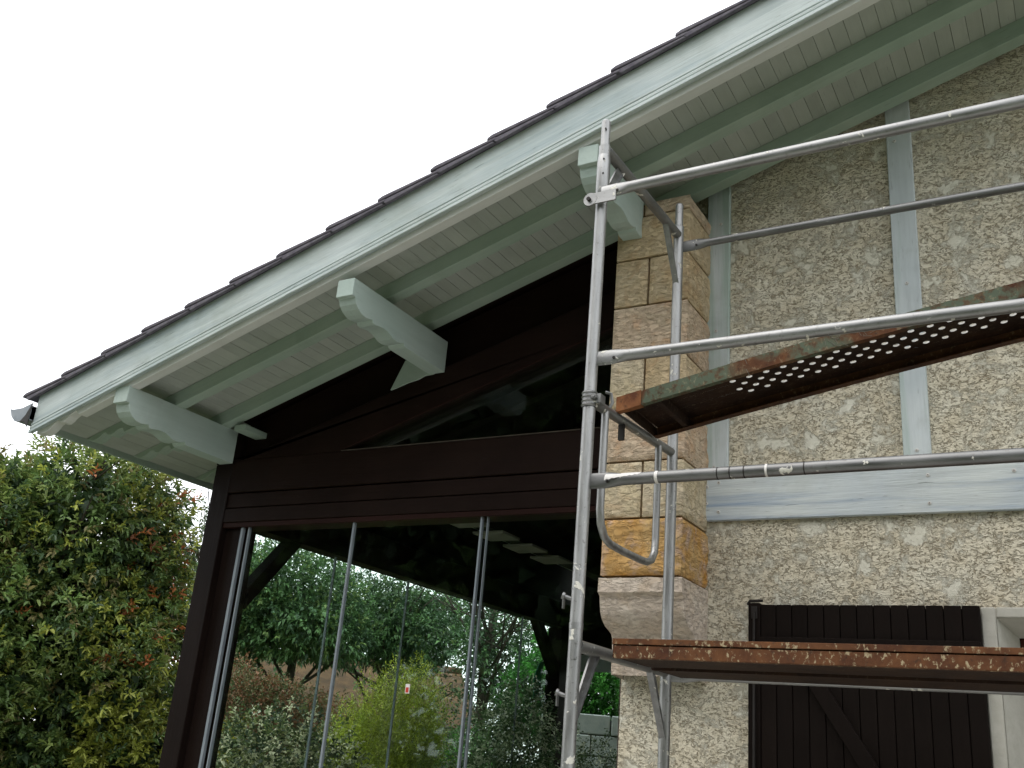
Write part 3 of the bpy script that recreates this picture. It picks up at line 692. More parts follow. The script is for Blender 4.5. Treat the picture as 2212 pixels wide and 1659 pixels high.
def rail(y, z, label, mat='steel_x', xa=-1.60, hook=False, zr=None, xb=0.95, r=0.0222):
    zr = z if zr is None else zr
    rr = root('guard_rail', (xa, y, z), label, 'scaffold rail', 'horizontal rails of the scaffold')
    def P(x): return (x, y, z + (zr - z) * (x - xa) / (xb - xa))
    pts = [P(xa), P(xa + 0.06), P(xa + 0.085), P(xa + 0.13), P(xb - 0.13), P(xb - 0.085), P(xb - 0.06), P(xb)]
    fl = (0.030, 0.006)
    rs = [fl, (0.031, 0.007), (0.029, 0.012), (r, r), (r, r), (0.029, 0.012), (0.031, 0.007), fl]
    MB().tube(pts, rs, 20, up=(0, 0, 1)).build('tube', mat, rr, smooth=True)
    hx = xa + 0.075
    MB().tube([(hx, y - 0.0085, P(hx)[2] - 0.008), (hx, y - 0.0135, P(hx)[2] - 0.008)], 0.0055, 10).build('bolt', 'iron', rr, smooth=True)
    if hook:
        q = MB(); q.tube([(xa - 0.045, y - 0.004, z - 0.028), (xa - 0.045, y - 0.014, z - 0.028)], [(0.030, 0.030)] * 2, 16)
        q.box(xa - 0.045, xa + 0.07, y - 0.013, y - 0.005, z - 0.052, z - 0.002)
        q.build('hook', 'steel_x', rr, smooth=True)
        MB().tube([(xa - 0.048, y - 0.013, z - 0.03), (xa - 0.048, y - 0.026, z - 0.03)], 0.009, 10).build('bolt', 'iron', rr, smooth=True)
    return rr
rail(YF - 0.033, 3.795, 'topmost and steepest looking front rail, hooked round the front post below the barge board', hook=True, zr=3.80)
rail(YF, 3.066, 'middle front rail passing just above the perforated plank', xa=-1.592)
r3 = rail(YF, 2.572, 'dull grey front rail with black and white paint marks before the wide level timber', 'steel_dull', xa=-1.592)
rail(YB, 4.006, 'thin rear rail crossing both upright timbers under the topmost rail', 'steel_dull', xa=-1.592, r=0.019)
rail(YB, 1.966, 'rear rail running beneath the rusty bottom platform', xa=-1.592)
for xm, dk in ((-1.10, 1), (-1.055, 1), (-1.005, 1), (-0.80, 1)):
    MB().tube([(xm, YF, 2.572), (xm + 0.004, YF, 2.572)], 0.0227, 18, caps=False).build('paint_mark', 'iron', r3, smooth=True)
for xm, ww in ((-0.93, 0.008), (-1.33, 0.012)):
    q = MB(); q.tube([(xm, YF, 2.572), (xm + ww, YF, 2.572)], 0.0229, 18, caps=False); q.build('paint_mark', 'sticker_white', r3, smooth=True)
q = MB(); q.v = []; n = 14
for i in range(n + 1):
    x_ = -1.525 + 0.14 * i / n; lo = -0.15 + 0.5 * abs(math.sin(i * 1.7)) * 0.4 + (0.9 * i / n)
    for a in (lo, lo + 0.4, 1.2, 1.9):
        a2 = min(a, 1.9) - 0.2; q.v.append((x_, YF - 0.0228 * math.cos(a2 * 0.8), 2.572 + 0.0229 * math.sin(a2 * 0.8)))
q.f = [(i * 4 + j, i * 4 + j + 1, (i + 1) * 4 + j + 1, (i + 1) * 4 + j) for i in range(n) for j in range(3)]; q.m = [0] * len(q.f)
q.build('paint_mark', 'sticker_white', r3, smooth=True, label='long cream paint smear near the left end')

# hanging bracket with U loop and clamp
br = root('platform_bracket', (SX, YF, 2.90), 'clamped cross tube with a long U-shaped loop hanging below the perforated plank', 'bracket')
MB().tube([(SX, YF + 0.03, 2.898), (SX, YB - 0.02, 2.945)], 0.0200, 16).build('cross_tube', 'steel_y', br, smooth=True)
m = MB(); XU = SX + 0.004
pts = [(XU, -1.312, 2.895), (XU, -1.312, 2.68), (XU, -1.314, 2.50), (XU, -1.300, 2.445), (XU, -1.265, 2.405), (XU, -1.21, 2.388), (XU, -1.10, 2.385), (XU, -0.90, 2.388), (XU, -0.835, 2.392), (XU, -0.785, 2.410), (XU, -0.755, 2.448), (XU, -0.748, 2.505), (XU, -0.748, 2.70), (XU, -0.748, 2.925)]
m.tube(pts, 0.0155, 14, up=(1, 0, 0)); m.build('loop', 'steel_z', br, smooth=True)
m = MB()
for zz in (2.872, 2.888, 2.905, 2.921): m.tube([(SX, YF, zz - 0.006), (SX, YF, zz), (SX, YF, zz + 0.006)], [TR + 0.004, TR + 0.009, TR + 0.004], 18)
m.tube([(SX, YF, 2.866), (SX, YF, 2.928)], TR + 0.005, 18); m.box(SX + 0.022, SX + 0.052, YF - 0.014, YF + 0.03, 2.878, 2.915)
cl = m.build('clamp', 'steel_y', br, smooth=True)
m = MB(); m.tube([(SX + 0.03, YF - 0.035, 2.902), (SX + 0.03, YF + 0.03, 2.902)], 0.007, 8); m.tube([(SX + 0.03, YF - 0.03, 2.902), (SX + 0.03, YF - 0.018, 2.902)], 0.012, 6)
m.tube([(SX + 0.055, YF + 0.02, 2.93), (SX + 0.075, YF + 0.03, 2.925), (SX + 0.08, YF + 0.035, 2.89), (SX + 0.07, YF + 0.035, 2.87)], 0.007, 8); m.build('bolt', 'steel_y', cl, smooth=True)
MB().box(SX - 0.012, SX + 0.012, -1.15, -1.135, 2.83, 2.90).build('hook_tab', 'iron', br)

# perforated plank, climbing to the right
pk = root('perforated_plank', (-1.58, -1.02, 2.95), 'tilted rusty green steel plank with rows of punched holes, resting on the bracket', 'plank')
PS = 0.182; L0, L1 = -1.578, 1.05
def pz(x, h=0.0):
    sag = 0.010 * math.sin(max(0.0, min(1.0, (x - L0) / 1.6)) * math.pi)
    return 2.925 + PS * (x - L0) + sag + h
Y0, Y1 = -1.235, -0.845
nseg = 26; xs = [L0 + (L1 - L0) * i / nseg for i in range(nseg + 1)]
def strip(prof, xs_, mb=None, mi=0):
    """prof: list of (y,h) swept along the plank"""
    mb = mb or MB(); n = len(prof); V = [(x_, y, pz(x_, h)) for x_ in xs_ for y, h in prof]
    F = [(i * n + j, i * n + (j + 1) % n, (i + 1) * n + (j + 1) % n, (i + 1) * n + j) for i in range(len(xs_) - 1) for j in range(n)]
    F += [tuple(range(n)), tuple(range((len(xs_) - 1) * n, len(xs_) * n))]
    return mb.poly(V, F, mi)
strip([(Y0, 0.0), (Y0, 0.058), (Y0 + 0.004, 0.058), (Y0 + 0.004, 0.004), (Y0 + 0.028, 0.004), (Y0 + 0.028, 0.0)], [a for a in xs]).build('front_flange', 'rust_green', pk)
strip([(Y1, 0.0), (Y1, 0.052), (Y1 - 0.004, 0.052), (Y1 - 0.004, 0.004), (Y1 - 0.035, 0.004), (Y1 - 0.035, 0.0)], xs).build('rear_flange', 'rust_mid', pk)
e_ = [L0 - 0.022, L0 + 0.0, L0 + 0.085]
strip([(Y0 - 0.003, -0.003), (Y0 - 0.003, 0.060), (Y0 - 0.0005, 0.060), (Y0 - 0.0005, -0.0005), (Y0 + 0.03, -0.0005), (Y0 + 0.03, -0.003)], e_).build('end_shoe', 'rust_red', pk)
strip([(Y0, 0.004), (Y0, 0.056), (Y1, 0.050), (Y1, 0.004)], [L0 - 0.006, L0 - 0.001]).build('end_plate', 'rust_dark', pk)
strip([(Y0 + 0.005, 0.006), (Y0 + 0.005, 0.045), (Y1 - 0.005, 0.045), (Y1 - 0.005, 0.006)], [L0 + 0.13, L0 + 0.150]).build('cross_rib', 'rust_dark', pk)
# deck with real holes
dk = MB(); CW = 0.0675; HR = 0.0126; hx0 = -1.20
rows = [(-1.112, -1.064), (-1.064, -1.020), (-1.020, -0.975), (-0.975, -0.930)]
H_ = 0.050
def dq(x0, x1, y0, y1): dk.poly([(x0, y0, pz(x0, H_)), (x1, y0, pz(x1, H_)), (x1, y1, pz(x1, H_)), (x0, y1, pz(x0, H_))], [(0, 1, 2, 3)])
for i in range(nseg):
    dq(xs[i], xs[i + 1], Y0 + 0.004, rows[0][0]); dq(xs[i], xs[i + 1], rows[-1][1], Y1 - 0.004)
ncell = int((L1 - 0.1 - hx0) / CW)
for ri, (ya, yb_) in enumerate(rows):
    sx = hx0 + (0.5 * CW if ri % 2 else 0) + (0.0 if ri else 0.0)
    dq(L0, sx, ya, yb_); xe = sx + ncell * CW; dq(xe, L1, ya, yb_)
    for c_ in range(ncell):
        xa = sx + c_ * CW; xb = xa + CW; xm, ym = (xa + xb) / 2, (ya + yb_) / 2
        out = [(xb, ym), (xb, yb_), (xm, yb_), (xa, yb_), (xa, ym), (xa, ya), (xm, ya), (xb, ya)]
        inn = [(xm + HR * math.cos(k * math.pi / 4), ym + HR * math.sin(k * math.pi / 4)) for k in range(8)]
        inn2 = [(xm + HR * 1.0 * math.cos(k * math.pi / 4), ym + HR * math.sin(k * math.pi / 4)) for k in range(8)]
        V = [(a, b, pz(a, H_)) for a, b in out] + [(a, b, pz(a, H_)) for a, b in inn] + [(a, b, pz(a, H_ + 0.007)) for a, b in inn2]
        dk.poly(V, [(k, (k + 1) % 8, 8 + (k + 1) % 8, 8 + k) for k in range(8)])
        dk.poly(V[8:], [(k, (k + 1) % 8, 8 + (k + 1) % 8, 8 + k) for k in range(8)], 1)
dk.build('deck', ['rust_dark', 'alu_bright'], pk, recalc=False)
# straws and crumbs of render caught on the flange
q = MB(); r_ = random.Random(3)
for k in range(26):
    x_ = r_.choice((-1.05, -0.62, -0.60, -0.78, -0.70, -0.5)) + r_.uniform(-0.05, 0.05); z_ = pz(x_, r_.uniform(0.012, 0.05)); l_ = r_.uniform(0.01, 0.035); a_ = r_.uniform(-1.2, 2.2)
    q.tube([(x_, Y0 - 0.0015, z_), (x_ + l_ * math.cos(a_), Y0 - 0.0025, z_ + l_ * math.sin(a_))], 0.0008, 4)
q.build('straw', 'panel', pk, kind='stuff')

# bottom platform: two steel planks side by side, one lying on the other's lip
def platform(name, y0, y1, zt, label, mat):
    p = root(name, (-1.5, (y0 + y1) / 2, zt), label, 'plank', 'steel planks of the bottom platform')
    m = MB(); X0, X1 = -1.478, 1.0
    h = 0.030
    m.prism([(y0, zt - 0.020), (y0, zt), (y1, zt), (y1, zt - 0.060), (y1 - 0.004, zt - 0.060), (y1 - 0.004, zt - 0.006), (y0 + 0.006, zt - 0.006), (y0 + 0.006, zt - 0.020)], 'x', X0, X1)
    m.build('deck', mat, p, bevel=0.0015)
    m = MB(); m.prism([(y0 + 0.003, zt - 0.024), (y0 + 0.003, zt - 0.066), (y0 + 0.034, zt - 0.066), (y0 + 0.034, zt - 0.062), (y0 + 0.007, zt - 0.062), (y0 + 0.007, zt - 0.024)], 'x', X0 + 0.004, X1)
    m.build('front_flange', mat, p, bevel=0.001)
    m = MB(); m.box(X0 + 0.10, X0 + 0.13, y0 + 0.01, y1 - 0.006, zt - 0.058, zt - 0.008); m.box(X0, X0 + 0.004, y0 + 0.008, y1 - 0.005, zt - 0.062, zt - 0.007); m.box(-0.55, -0.52, y0 + 0.01, y1 - 0.006, zt - 0.058, zt - 0.008); m.build('cross_rib', 'rust_dark', p)
    q = MB(); q.box(X0 + 0.006, X1, y0 + 0.035, y1 - 0.006, zt - 0.0615, zt - 0.058); q.build('underside', 'rust_dark', p)
    return p
platform('steel_plank', -1.435, -1.09, 2.004, 'front rusty plank of the level bottom platform, splashed with pale render', 'rust_splat')
platform('steel_plank', -1.08, -0.74, 2.000, 'rear rusty plank of the level bottom platform, nearer the wall', 'rust_dark')
# ------------------------------------------------------------------ foliage
def leaf_mesh(name, P, A, Lf, Wf, tint, parent, droop=0.25, six=True, mat='leaf'):
    """P base points, A unit axes (n,3); one folded leaf each"""
    n = len(P); up = RNG.normal(0, 0.45, (n, 3)); up[:, 2] += 1.0
    S = np.cross(A, up); S /= np.linalg.norm(S, axis=1)[:, None] + 1e-9
    N = np.cross(S, A); L = Lf[:, None]; Wd = Wf[:, None]
    dz = np.zeros((n, 3)); dz[:, 2] = -1
    b = P; mid = P + A * L * 0.5 + dz * L * droop * 0.15; tip = P + A * L * 0.96 + dz * L * droop
    if six:
        l1 = P + A * L * 0.28 + S * Wd * 0.42 + N * Wd * 0.25; l2 = P + A * L * 0.66 + S * Wd * 0.40 + N * Wd * 0.22 + dz * L * droop * 0.4
        r1 = P + A * L * 0.28 - S * Wd * 0.42 + N * Wd * 0.25; r2 = P + A * L * 0.66 - S * Wd * 0.40 + N * Wd * 0.22 + dz * L * droop * 0.4
        V = np.stack([b, l1, l2, tip, r2, r1], 1).reshape(-1, 3)
        F = (np.arange(n)[:, None] * 6 + np.array([0, 1, 2, 3, 0, 3, 4, 5])[None]).reshape(-1); nf = 2 * n; fs = 4; k = 6
    else:
        l1 = P + A * L * 0.45 + S * Wd * 0.5 + N * Wd * 0.2; r1 = P + A * L * 0.45 - S * Wd * 0.5 + N * Wd * 0.2
        V = np.stack([b, l1, tip, r1], 1).reshape(-1, 3); F = (np.arange(n)[:, None] * 4 + np.array([0, 1, 2, 3])[None]).reshape(-1); nf = n; fs = 4; k = 4
    c = WP[parent.name]; V = V - np.array(c)
    me = bpy.data.meshes.new(name); me.vertices.add(len(V)); me.vertices.foreach_set('co', V.reshape(-1).astype(np.float32))
    me.loops.add(len(F)); me.loops.foreach_set('vertex_index', F.astype(np.int32))
    me.polygons.add(nf); me.polygons.foreach_set('loop_start', (np.arange(nf) * fs).astype(np.int32)); me.polygons.foreach_set('loop_total', np.full(nf, fs, np.int32))
    me.update(calc_edges=True)
    ca = me.color_attributes.new('tint', 'FLOAT_COLOR', 'POINT')
    col = np.concatenate([np.repeat(tint, k, 0), np.ones((n * k, 1))], 1); ca.data.foreach_set('color', col.reshape(-1).astype(np.float32))
    me.materials.append(MT[mat]); o = bpy.data.objects.new(name, me); COL.objects.link(o); o.parent = parent; o['kind'] = 'stuff'
    return o
def snoise(P, s, seed):
    """cheap smooth noise: sum of random sines"""
    r = np.random.default_rng(seed); v = np.zeros(len(P))
    for _ in range(7):
        k = r.normal(0, 1, 3) * s; v += np.sin(P @ k + r.uniform(0, 6.28))
    return v / 3.0
def crown(parent, blobs, nspr, per, spr_len, leaf, palette, seed, shell=0.55, thin=-9.0, thin_s=1.5, droop=0.25, six=True, name='crown', spread=0.9, wratio=0.34, upb=0.35, hook=None):
    """blobs: (x,y,z,rx,ry,rz); shoots start in the outer shell and carry leaves all round"""
    B = np.array(blobs, float); vol = B[:, 3] * B[:, 4] * B[:, 5]; pick = RNG.choice(len(B), nspr, p=vol ** 0.67 / (vol ** 0.67).sum())
    d = RNG.normal(0, 1, (nspr, 3)); d /= np.linalg.norm(d, axis=1)[:, None]
    rad = (shell + (1 - shell) * RNG.random(nspr) ** 0.7)
    lump = 1 + 0.13 * snoise(d * 3.0 + pick[:, None] * 5.1, 2.0, seed)
    P = B[pick, :3] + d * B[pick, 3:6] * (rad * lump)[:, None]
    keep = (P[:, 2] > 0.1) & (snoise(P, thin_s, seed + 1) > thin); P = P[keep]; d = d[keep]; pick = pick[keep]
    n = len(P); out = d / B[pick, 3:6]; out /= np.linalg.norm(out, axis=1)[:, None]
    D = out * 0.75 + RNG.normal(0, 0.45, (n, 3)); D[:, 2] += upb; D /= np.linalg.norm(D, axis=1)[:, None]
    # colour per shoot
    pal = np.array(palette, float); w_ = pal[:, 3]; ci = RNG.choice(len(pal), n, p=w_ / w_.sum())
    if hook is not None: ci = hook(P, ci)
    base = pal[ci, :3]; bright = np.clip(1 + 0.22 * snoise(P, 2.4, seed + 2) + RNG.normal(0, 0.14, n), 0.5, 1.6)
    base = base * bright[:, None]
    LP, LA, LL, LW, LT = [], [], [], [], []
    ang = RNG.uniform(0, 6.28, n)
    ref = np.cross(D, np.array([0.3, 0.2, 0.9])); ref /= np.linalg.norm(ref, axis=1)[:, None]; bi = np.cross(D, ref)
    for k in range(per):
        t = (k + 0.5) / per; a = ang + k * 2.4
        radial = ref * np.cos(a)[:, None] + bi * np.sin(a)[:, None]
        c_ = spread * (1.05 - 0.75 * t)
        A = D * (1 - 0.45 * c_) + radial * c_ + RNG.normal(0, 0.16, (n, 3)); A /= np.linalg.norm(A, axis=1)[:, None]
        s_ = RNG.uniform(0.7, 1.25, n) * leaf * (1 - 0.35 * t * (per > 4))
        LP.append(P + D * (spr_len * t)); LA.append(A); LL.append(s_); LW.append(s_ * wratio * RNG.uniform(0.8, 1.2, n))
        LT.append(np.clip(base * RNG.uniform(0.8, 1.25, n)[:, None], 0.004, 0.9))
    return leaf_mesh(name, np.concatenate(LP), np.concatenate(LA), np.concatenate(LL), np.concatenate(LW), np.concatenate(LT), parent, droop, six)
def trunk(parent, base, top, r, limbs, seed, mat='bark'):
    r_ = random.Random(seed); m = MB(); b = Vector(base); t = Vector(top)
    pts = [b.lerp(t, k / 6) + Vector((r_.uniform(-1, 1), r_.uniform(-1, 1), 0)) * 0.06 * (k / 6) * (t - b).length * 0.3 for k in range(7)]
    m.tube(pts, [r * (1 - 0.8 * k / 6) for k in range(7)], 9)
    for _ in range(limbs):
        s = r_.uniform(0.5, 0.97); p0 = b.lerp(t, s); l_ = (t - b).length * r_.uniform(0.22, 0.45); a = r_.uniform(0, 6.28); e = r_.uniform(0.3, 1.1)
        d = Vector((math.cos(a) * math.cos(e), math.sin(a) * math.cos(e), math.sin(e)))
        p1 = p0 + d * l_ * 0.5 + Vector((0, 0, -0.03 * l_)); p2 = p0 + d * l_ + Vector((r_.uniform(-.1, .1), r_.uniform(-.1, .1), 0.08)) * l_
        m.tube([p0, p1, p2], [r * 0.38 * (1.1 - s), r * 0.22 * (1.1 - s) + 0.006, 0.006], 6)
        for _ in range(2):
            a += r_.uniform(-1, 1); d2 = Vector((math.cos(a), math.sin(a), r_.uniform(0.1, 0.9))).normalized()
            m.tube([p1, p1 + d2 * l_ * 0.45], [0.012, 0.004], 5)
    return m.build('trunk', mat, parent, smooth=True)
def at(azd, dist, z=0.0):
    a = math.radians(azd); return (-math.sin(a) * dist, -4.7 + math.cos(a) * dist, z)

G = (0.105, 0.17, 0.05); GL = (0.19, 0.25, 0.07); GD = (0.045, 0.08, 0.035); YG = (0.29, 0.32, 0.06); OR = (0.36, 0.13, 0.045); OL = (0.20, 0.18, 0.07)
# the big evergreen at the left edge
bx = at(55.5, 11.0)
t1 = root('evergreen_tree', bx, 'big dense evergreen with orange young shoots, left of the dark corner post', 'tree')
trunk(t1, bx, (bx[0], bx[1], 3.4), 0.13, 16, 5)
B1 = [(*at(57.5, 11.0, 3.1), 0.8, 0.7, 0.85), (*at(56, 11.2, 1.7), 1.7, 1.5, 1.95), (*at(51.5, 10.6, 1.3), 1.0, 0.9, 1.35), (*at(50.6, 11.0, 2.25), 0.75, 0.75, 0.95), (*at(60, 10.8, 1.9), 1.2, 1.2, 1.7), (*at(54.0, 10.7, 3.3), 0.85, 0.8, 0.95), (*at(58.2, 11.0, 3.05), 0.95, 0.8, 0.80), (*at(49.5, 10.4, 1.0), 0.7, 0.7, 0.9), (*at(51.9, 10.9, 3.25), 0.70, 0.7, 0.95), (*at(50.4, 10.9, 2.7), 0.40, 0.5, 0.75), (*at(61, 10.8, 3.2), 1.0, 0.8, 0.8)]
def hk1(P, ci):
    azp = np.degrees(np.arctan2(-P[:, 0], P[:, 1] + 4.7)); r = RNG.random(len(P))
    ci = np.where((azp < 51.5) & (P[:, 2] > 1.6) & (r < 0.06), 4, ci)
    ci = np.where((azp < 52.5) & (r > 0.80), 3, ci)
    ci = np.where((azp < 52) & (P[:, 2] < 1.75) & (P[:, 2] > 1.1) & (r < 0.55), 3, ci)
    return ci
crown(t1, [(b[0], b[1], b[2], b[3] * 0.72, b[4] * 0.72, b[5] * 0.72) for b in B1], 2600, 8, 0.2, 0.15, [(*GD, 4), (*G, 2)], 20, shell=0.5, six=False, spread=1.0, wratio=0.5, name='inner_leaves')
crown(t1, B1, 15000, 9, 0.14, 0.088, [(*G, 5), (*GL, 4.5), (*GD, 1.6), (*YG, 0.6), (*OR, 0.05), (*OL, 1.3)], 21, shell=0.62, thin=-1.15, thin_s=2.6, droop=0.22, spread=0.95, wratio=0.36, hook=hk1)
# open tree seen in the gap
bx = at(47.6, 19.0); t2 = root('open_tree', bx, 'thin-leaved tree with bare forks against the sky, between the evergreen and the corner post', 'tree')
trunk(t2, bx, (bx[0] + 0.2, bx[1], 5.0), 0.10, 30, 9)
crown(t2, [(*at(47.6, 19, 4.75), 1.2, 1.2, 0.75), (*at(49, 19, 3.9), 0.8, 0.8, 0.7), (*at(46.9, 19.3, 3.7), 0.7, 0.7, 0.35)], 1500, 6, 0.15, 0.10, [(*GD, 3), (*G, 3)], 31, shell=0.15, thin=-0.9, thin_s=2.2, six=False)
# trees beyond the side glass
KG, KD, KY = (0.115, 0.215, 0.08), (0.06, 0.115, 0.055), (0.18, 0.26, 0.08)
def garden_tree(azd, dist, h, label, blobs, n, per, leaf, pal, seed, thin, shell=0.3, thin_s=1.5, name='garden_tree', limbs=14, r=0.13):
    bx = at(azd, dist); t = root(name, bx, label, 'tree')
    trunk(t, bx, (bx[0], bx[1], h), r, limbs, seed)
    crown(t, blobs, n, per, 0.16, leaf, pal, seed, shell=shell, thin=thin, thin_s=thin_s, six=False, wratio=0.42)
    return t
gA = garden_tree(41.9, 15.0, 3.6, 'broad mid-green tree behind the corner brace at the left of the glass', [(*at(42.6, 15, 3.5), 1.1, 1.1, 0.75), (*at(44.9, 15.0, 3.2), 0.8, 0.8, 0.8), (*at(42.0, 14.8, 3.05), 1.2, 1.0, 0.5), (*at(39.4, 15.4, 3.0), 0.7, 0.7, 0.4)], 5200, 6, 0.10, [(*KG, 4), (*KD, 2), (*KY, 0.8)], 41, -0.62)
gB = garden_tree(36.9, 16.0, 3.4, 'green tree in the middle of the glass above the brown roof', [(*at(37.0, 16, 3.45), 0.85, 0.85, 0.5), (*at(36.0, 16.2, 3.15), 1.1, 1.0, 0.5), (*at(34.0, 16.4, 3.3), 0.7, 0.8, 0.6)], 3600, 6, 0.10, [(*KG, 3), (*KD, 2.4), (*KY, 0.5)], 43, -0.32)
gC = garden_tree(31.2, 15.5, 4.0, 'dark airy tree full of sky gaps beside the far post', [(*at(32.2, 15.5, 3.0), 1.1, 1.1, 0.95), (*at(30.2, 15.7, 2.4), 1.1, 1.1, 0.95), (*at(33.0, 15.8, 2.0), 0.9, 0.9, 0.7), (*at(29.2, 15.9, 3.2), 0.9, 0.9, 0.8)], 2100, 6, 0.10, [(*KD, 4), (*KG, 2.2), (0.06, 0.09, 0.05, 1)], 47, 0.05, shell=0.1, thin_s=2.2, limbs=26)
gD = garden_tree(36.5, 22.0, 5.2, 'far tree with dark lace-like foliage rising behind the brown roof', [(*at(39.8, 22, 4.4), 1.4, 1.2, 0.85), (*at(36.8, 22.5, 3.9), 1.6, 1.2, 1.1), (*at(33.8, 22.5, 4.3), 1.5, 1.2, 1.1), (*at(44.5, 22.5, 3.2), 1.4, 1.2, 0.8)], 3400, 6, 0.12, [(*KD, 4), (*KG, 1)], 53, -0.25, shell=0.1, thin_s=2.0, limbs=26)
# shrubs
def shrub(name, azd, dist, label, blobs, n, per, leaf, pal, seed, wr=0.4, thin=-9, six=False, shell=0.45, upb=0.4):
    bx = at(azd, dist); t = root(name, bx, label, 'shrub')
    m = MB(); r_ = random.Random(seed)
    for k in range(7):
        a = r_.uniform(0, 6.28); m.tube([(bx[0], bx[1], 0), (bx[0] + math.cos(a) * 0.2, bx[1] + math.sin(a) * 0.2, 0.5), (bx[0] + math.cos(a) * 0.4, bx[1] + math.sin(a) * 0.4, 1.1)], [0.02, 0.014, 0.005], 6)
    m.build('stems', 'bark', t, smooth=True)
    crown(t, blobs, n, per, 0.13, leaf, pal, seed, shell=shell, wratio=wr, thin=thin, six=six, name='foliage', upb=upb); return t
shrub('golden_shrub', 36.2, 10.6, 'yellow-green rounded shrub in the middle of the glass, upright tips', [(*at(36.0, 10.6, 1.45), 0.52, 0.5, 0.80), (*at(34.8, 10.6, 1.7), 0.28, 0.3, 0.62), (*at(37.4, 10.6, 1.35), 0.42, 0.4, 0.55), (*at(36.2, 10.4, 0.8), 0.8, 0.6, 0.7)], 7000, 8, 0.060, [(0.48, 0.54, 0.07, 4), (0.32, 0.40, 0.06, 2), (0.22, 0.25, 0.06, 1)], 61, wr=0.22, upb=1.1)
shrub('variegated_shrub', 42.0, 9.3, 'cream-edged variegated shrub at the lower left of the glass', [(*at(41.6, 9.3, 1.0), 0.75, 0.6, 0.82), (*at(43.4, 9.2, 0.9), 0.5, 0.5, 0.78), (*at(39.7, 9.4, 0.95), 0.4, 0.4, 0.7)], 3000, 6, 0.062, [(0.14, 0.19, 0.08, 3), (0.72, 0.70, 0.48, 3.0), (0.05, 0.08, 0.045, 3), (0.24, 0.27, 0.11, 1.5)], 63, wr=0.5)
shrub('variegated_shrub', 30.2, 10.2, 'pale variegated shrub beneath the green cloth at the far post', [(*at(29.8, 10.2, 1.35), 0.42, 0.45, 0.80), (*at(28.7, 10.2, 1.5), 0.35, 0.35, 0.75), (*at(31.0, 10.2, 0.9), 0.4, 0.4, 0.7)], 2300, 6, 0.06, [(0.13, 0.19, 0.09, 3), (0.55, 0.58, 0.42, 2.4), (0.06, 0.11, 0.05, 2)], 65, wr=0.5)
shrub('leafy_shrub', 32.2, 10.8, 'small vivid green bush low between golden shrub and far post', [(*at(32.2, 10.8, 0.95), 0.36, 0.35, 0.80), (*at(31.4, 11.2, 1.1), 0.22, 0.22, 0.75)], 1300, 7, 0.05, [(0.10, 0.34, 0.04, 4), (0.15, 0.40, 0.05, 1)], 67, wr=0.3, upb=0.9)
shrub('yellow_bush', 44.6, 9.9, 'bush with bright yellow tips at the lower left corner of the glass', [(*at(44.4, 9.9, 1.05), 0.26, 0.3, 0.62), (*at(44.9, 10.2, 0.8), 0.3, 0.3, 0.6)], 700, 7, 0.055, [(0.42, 0.36, 0.03, 2), (0.12, 0.17, 0.03, 2)], 69, wr=0.4)
shrub('red_leaved_shrub', 42.5, 13.0, 'reddish brown spreading shrub in front of the brown roof', [(*at(44.6, 12.6, 1.75), 0.55, 0.6, 0.62), (*at(42.4, 12.8, 1.7), 0.75, 0.7, 0.52), (*at(40.0, 13, 1.55), 0.8, 0.7, 0.5)], 4200, 6, 0.065, [(0.26, 0.12, 0.065, 4), (0.17, 0.15, 0.07, 3), (0.11, 0.15, 0.06, 2)], 71, wr=0.4)
shrub('dark_hedge_bush', 34.0, 12.6, 'dark low bush filling the gap behind the vivid green bush', [(*at(33.6, 12.8, 1.15), 1.1, 0.6, 0.95), (*at(30.6, 12.8, 1.0), 1.0, 0.6, 0.85), (*at(38.4, 12.4, 0.9), 1.0, 0.6, 0.8)], 3600, 6, 0.065, [(0.06, 0.105, 0.045, 3), (0.09, 0.14, 0.055, 2)], 73, wr=0.42)
shrub('climbing_hedge', 25.4, 13.6, 'bright green hedge above the pale block wall, right of the scaffold post', [(*at(26.6, 13.8, 2.4), 0.9, 0.5, 0.75), (*at(24.4, 13.6, 2.4), 0.8, 0.5, 0.75)], 4500, 6, 0.085, [(0.07, 0.25, 0.04, 3), (0.045, 0.13, 0.035, 2)], 75, wr=0.4)
shrub('ivy_bush', 24.6, 11.6, 'pale-edged ivy bush at the foot of the block wall', [(*at(24.2, 11.8, 1.0), 0.45, 0.3, 0.95), (*at(26.8, 11.9, 1.1), 0.35, 0.3, 0.85)], 1500, 6, 0.05, [(0.05, 0.085, 0.03, 3), (0.40, 0.42, 0.30, 1)], 77, wr=0.5)

# neighbour's low house
nb = root('neighbour_house', at(39.5, 27.0), 'low neighbouring house with a brown tiled roof behind the shrubs', 'house')
A_ = Vector(at(46.0, 27.0)); B_ = Vector(at(33.2, 27.5)); dirv = (B_ - A_).normalized(); nrm = Vector((dirv.y, -dirv.x, 0))
if nrm.dot(Vector((0, -4.7, 0)) - A_) < 0: nrm = -nrm
LN = (B_ - A_).length
def nbp(u, v_, z): p = A_ + dirv * u + nrm * v_; return (p.x, p.y, z)
m = MB(); m.poly([nbp(0, 2.6, 0), nbp(LN, 2.6, 0), nbp(LN, 2.6, 2.15), nbp(0, 2.6, 2.15), nbp(0, -2.6, 0), nbp(LN, -2.6, 0), nbp(LN, -2.6, 2.15), nbp(0, -2.6, 2.15), nbp(0, 0, 3.35), nbp(LN, 0, 3.35)], [(0, 1, 2, 3), (5, 4, 7, 6), (1, 5, 6, 9, 2), (4, 0, 3, 8, 7)])
m.build('wall', 'far_wall', nb)
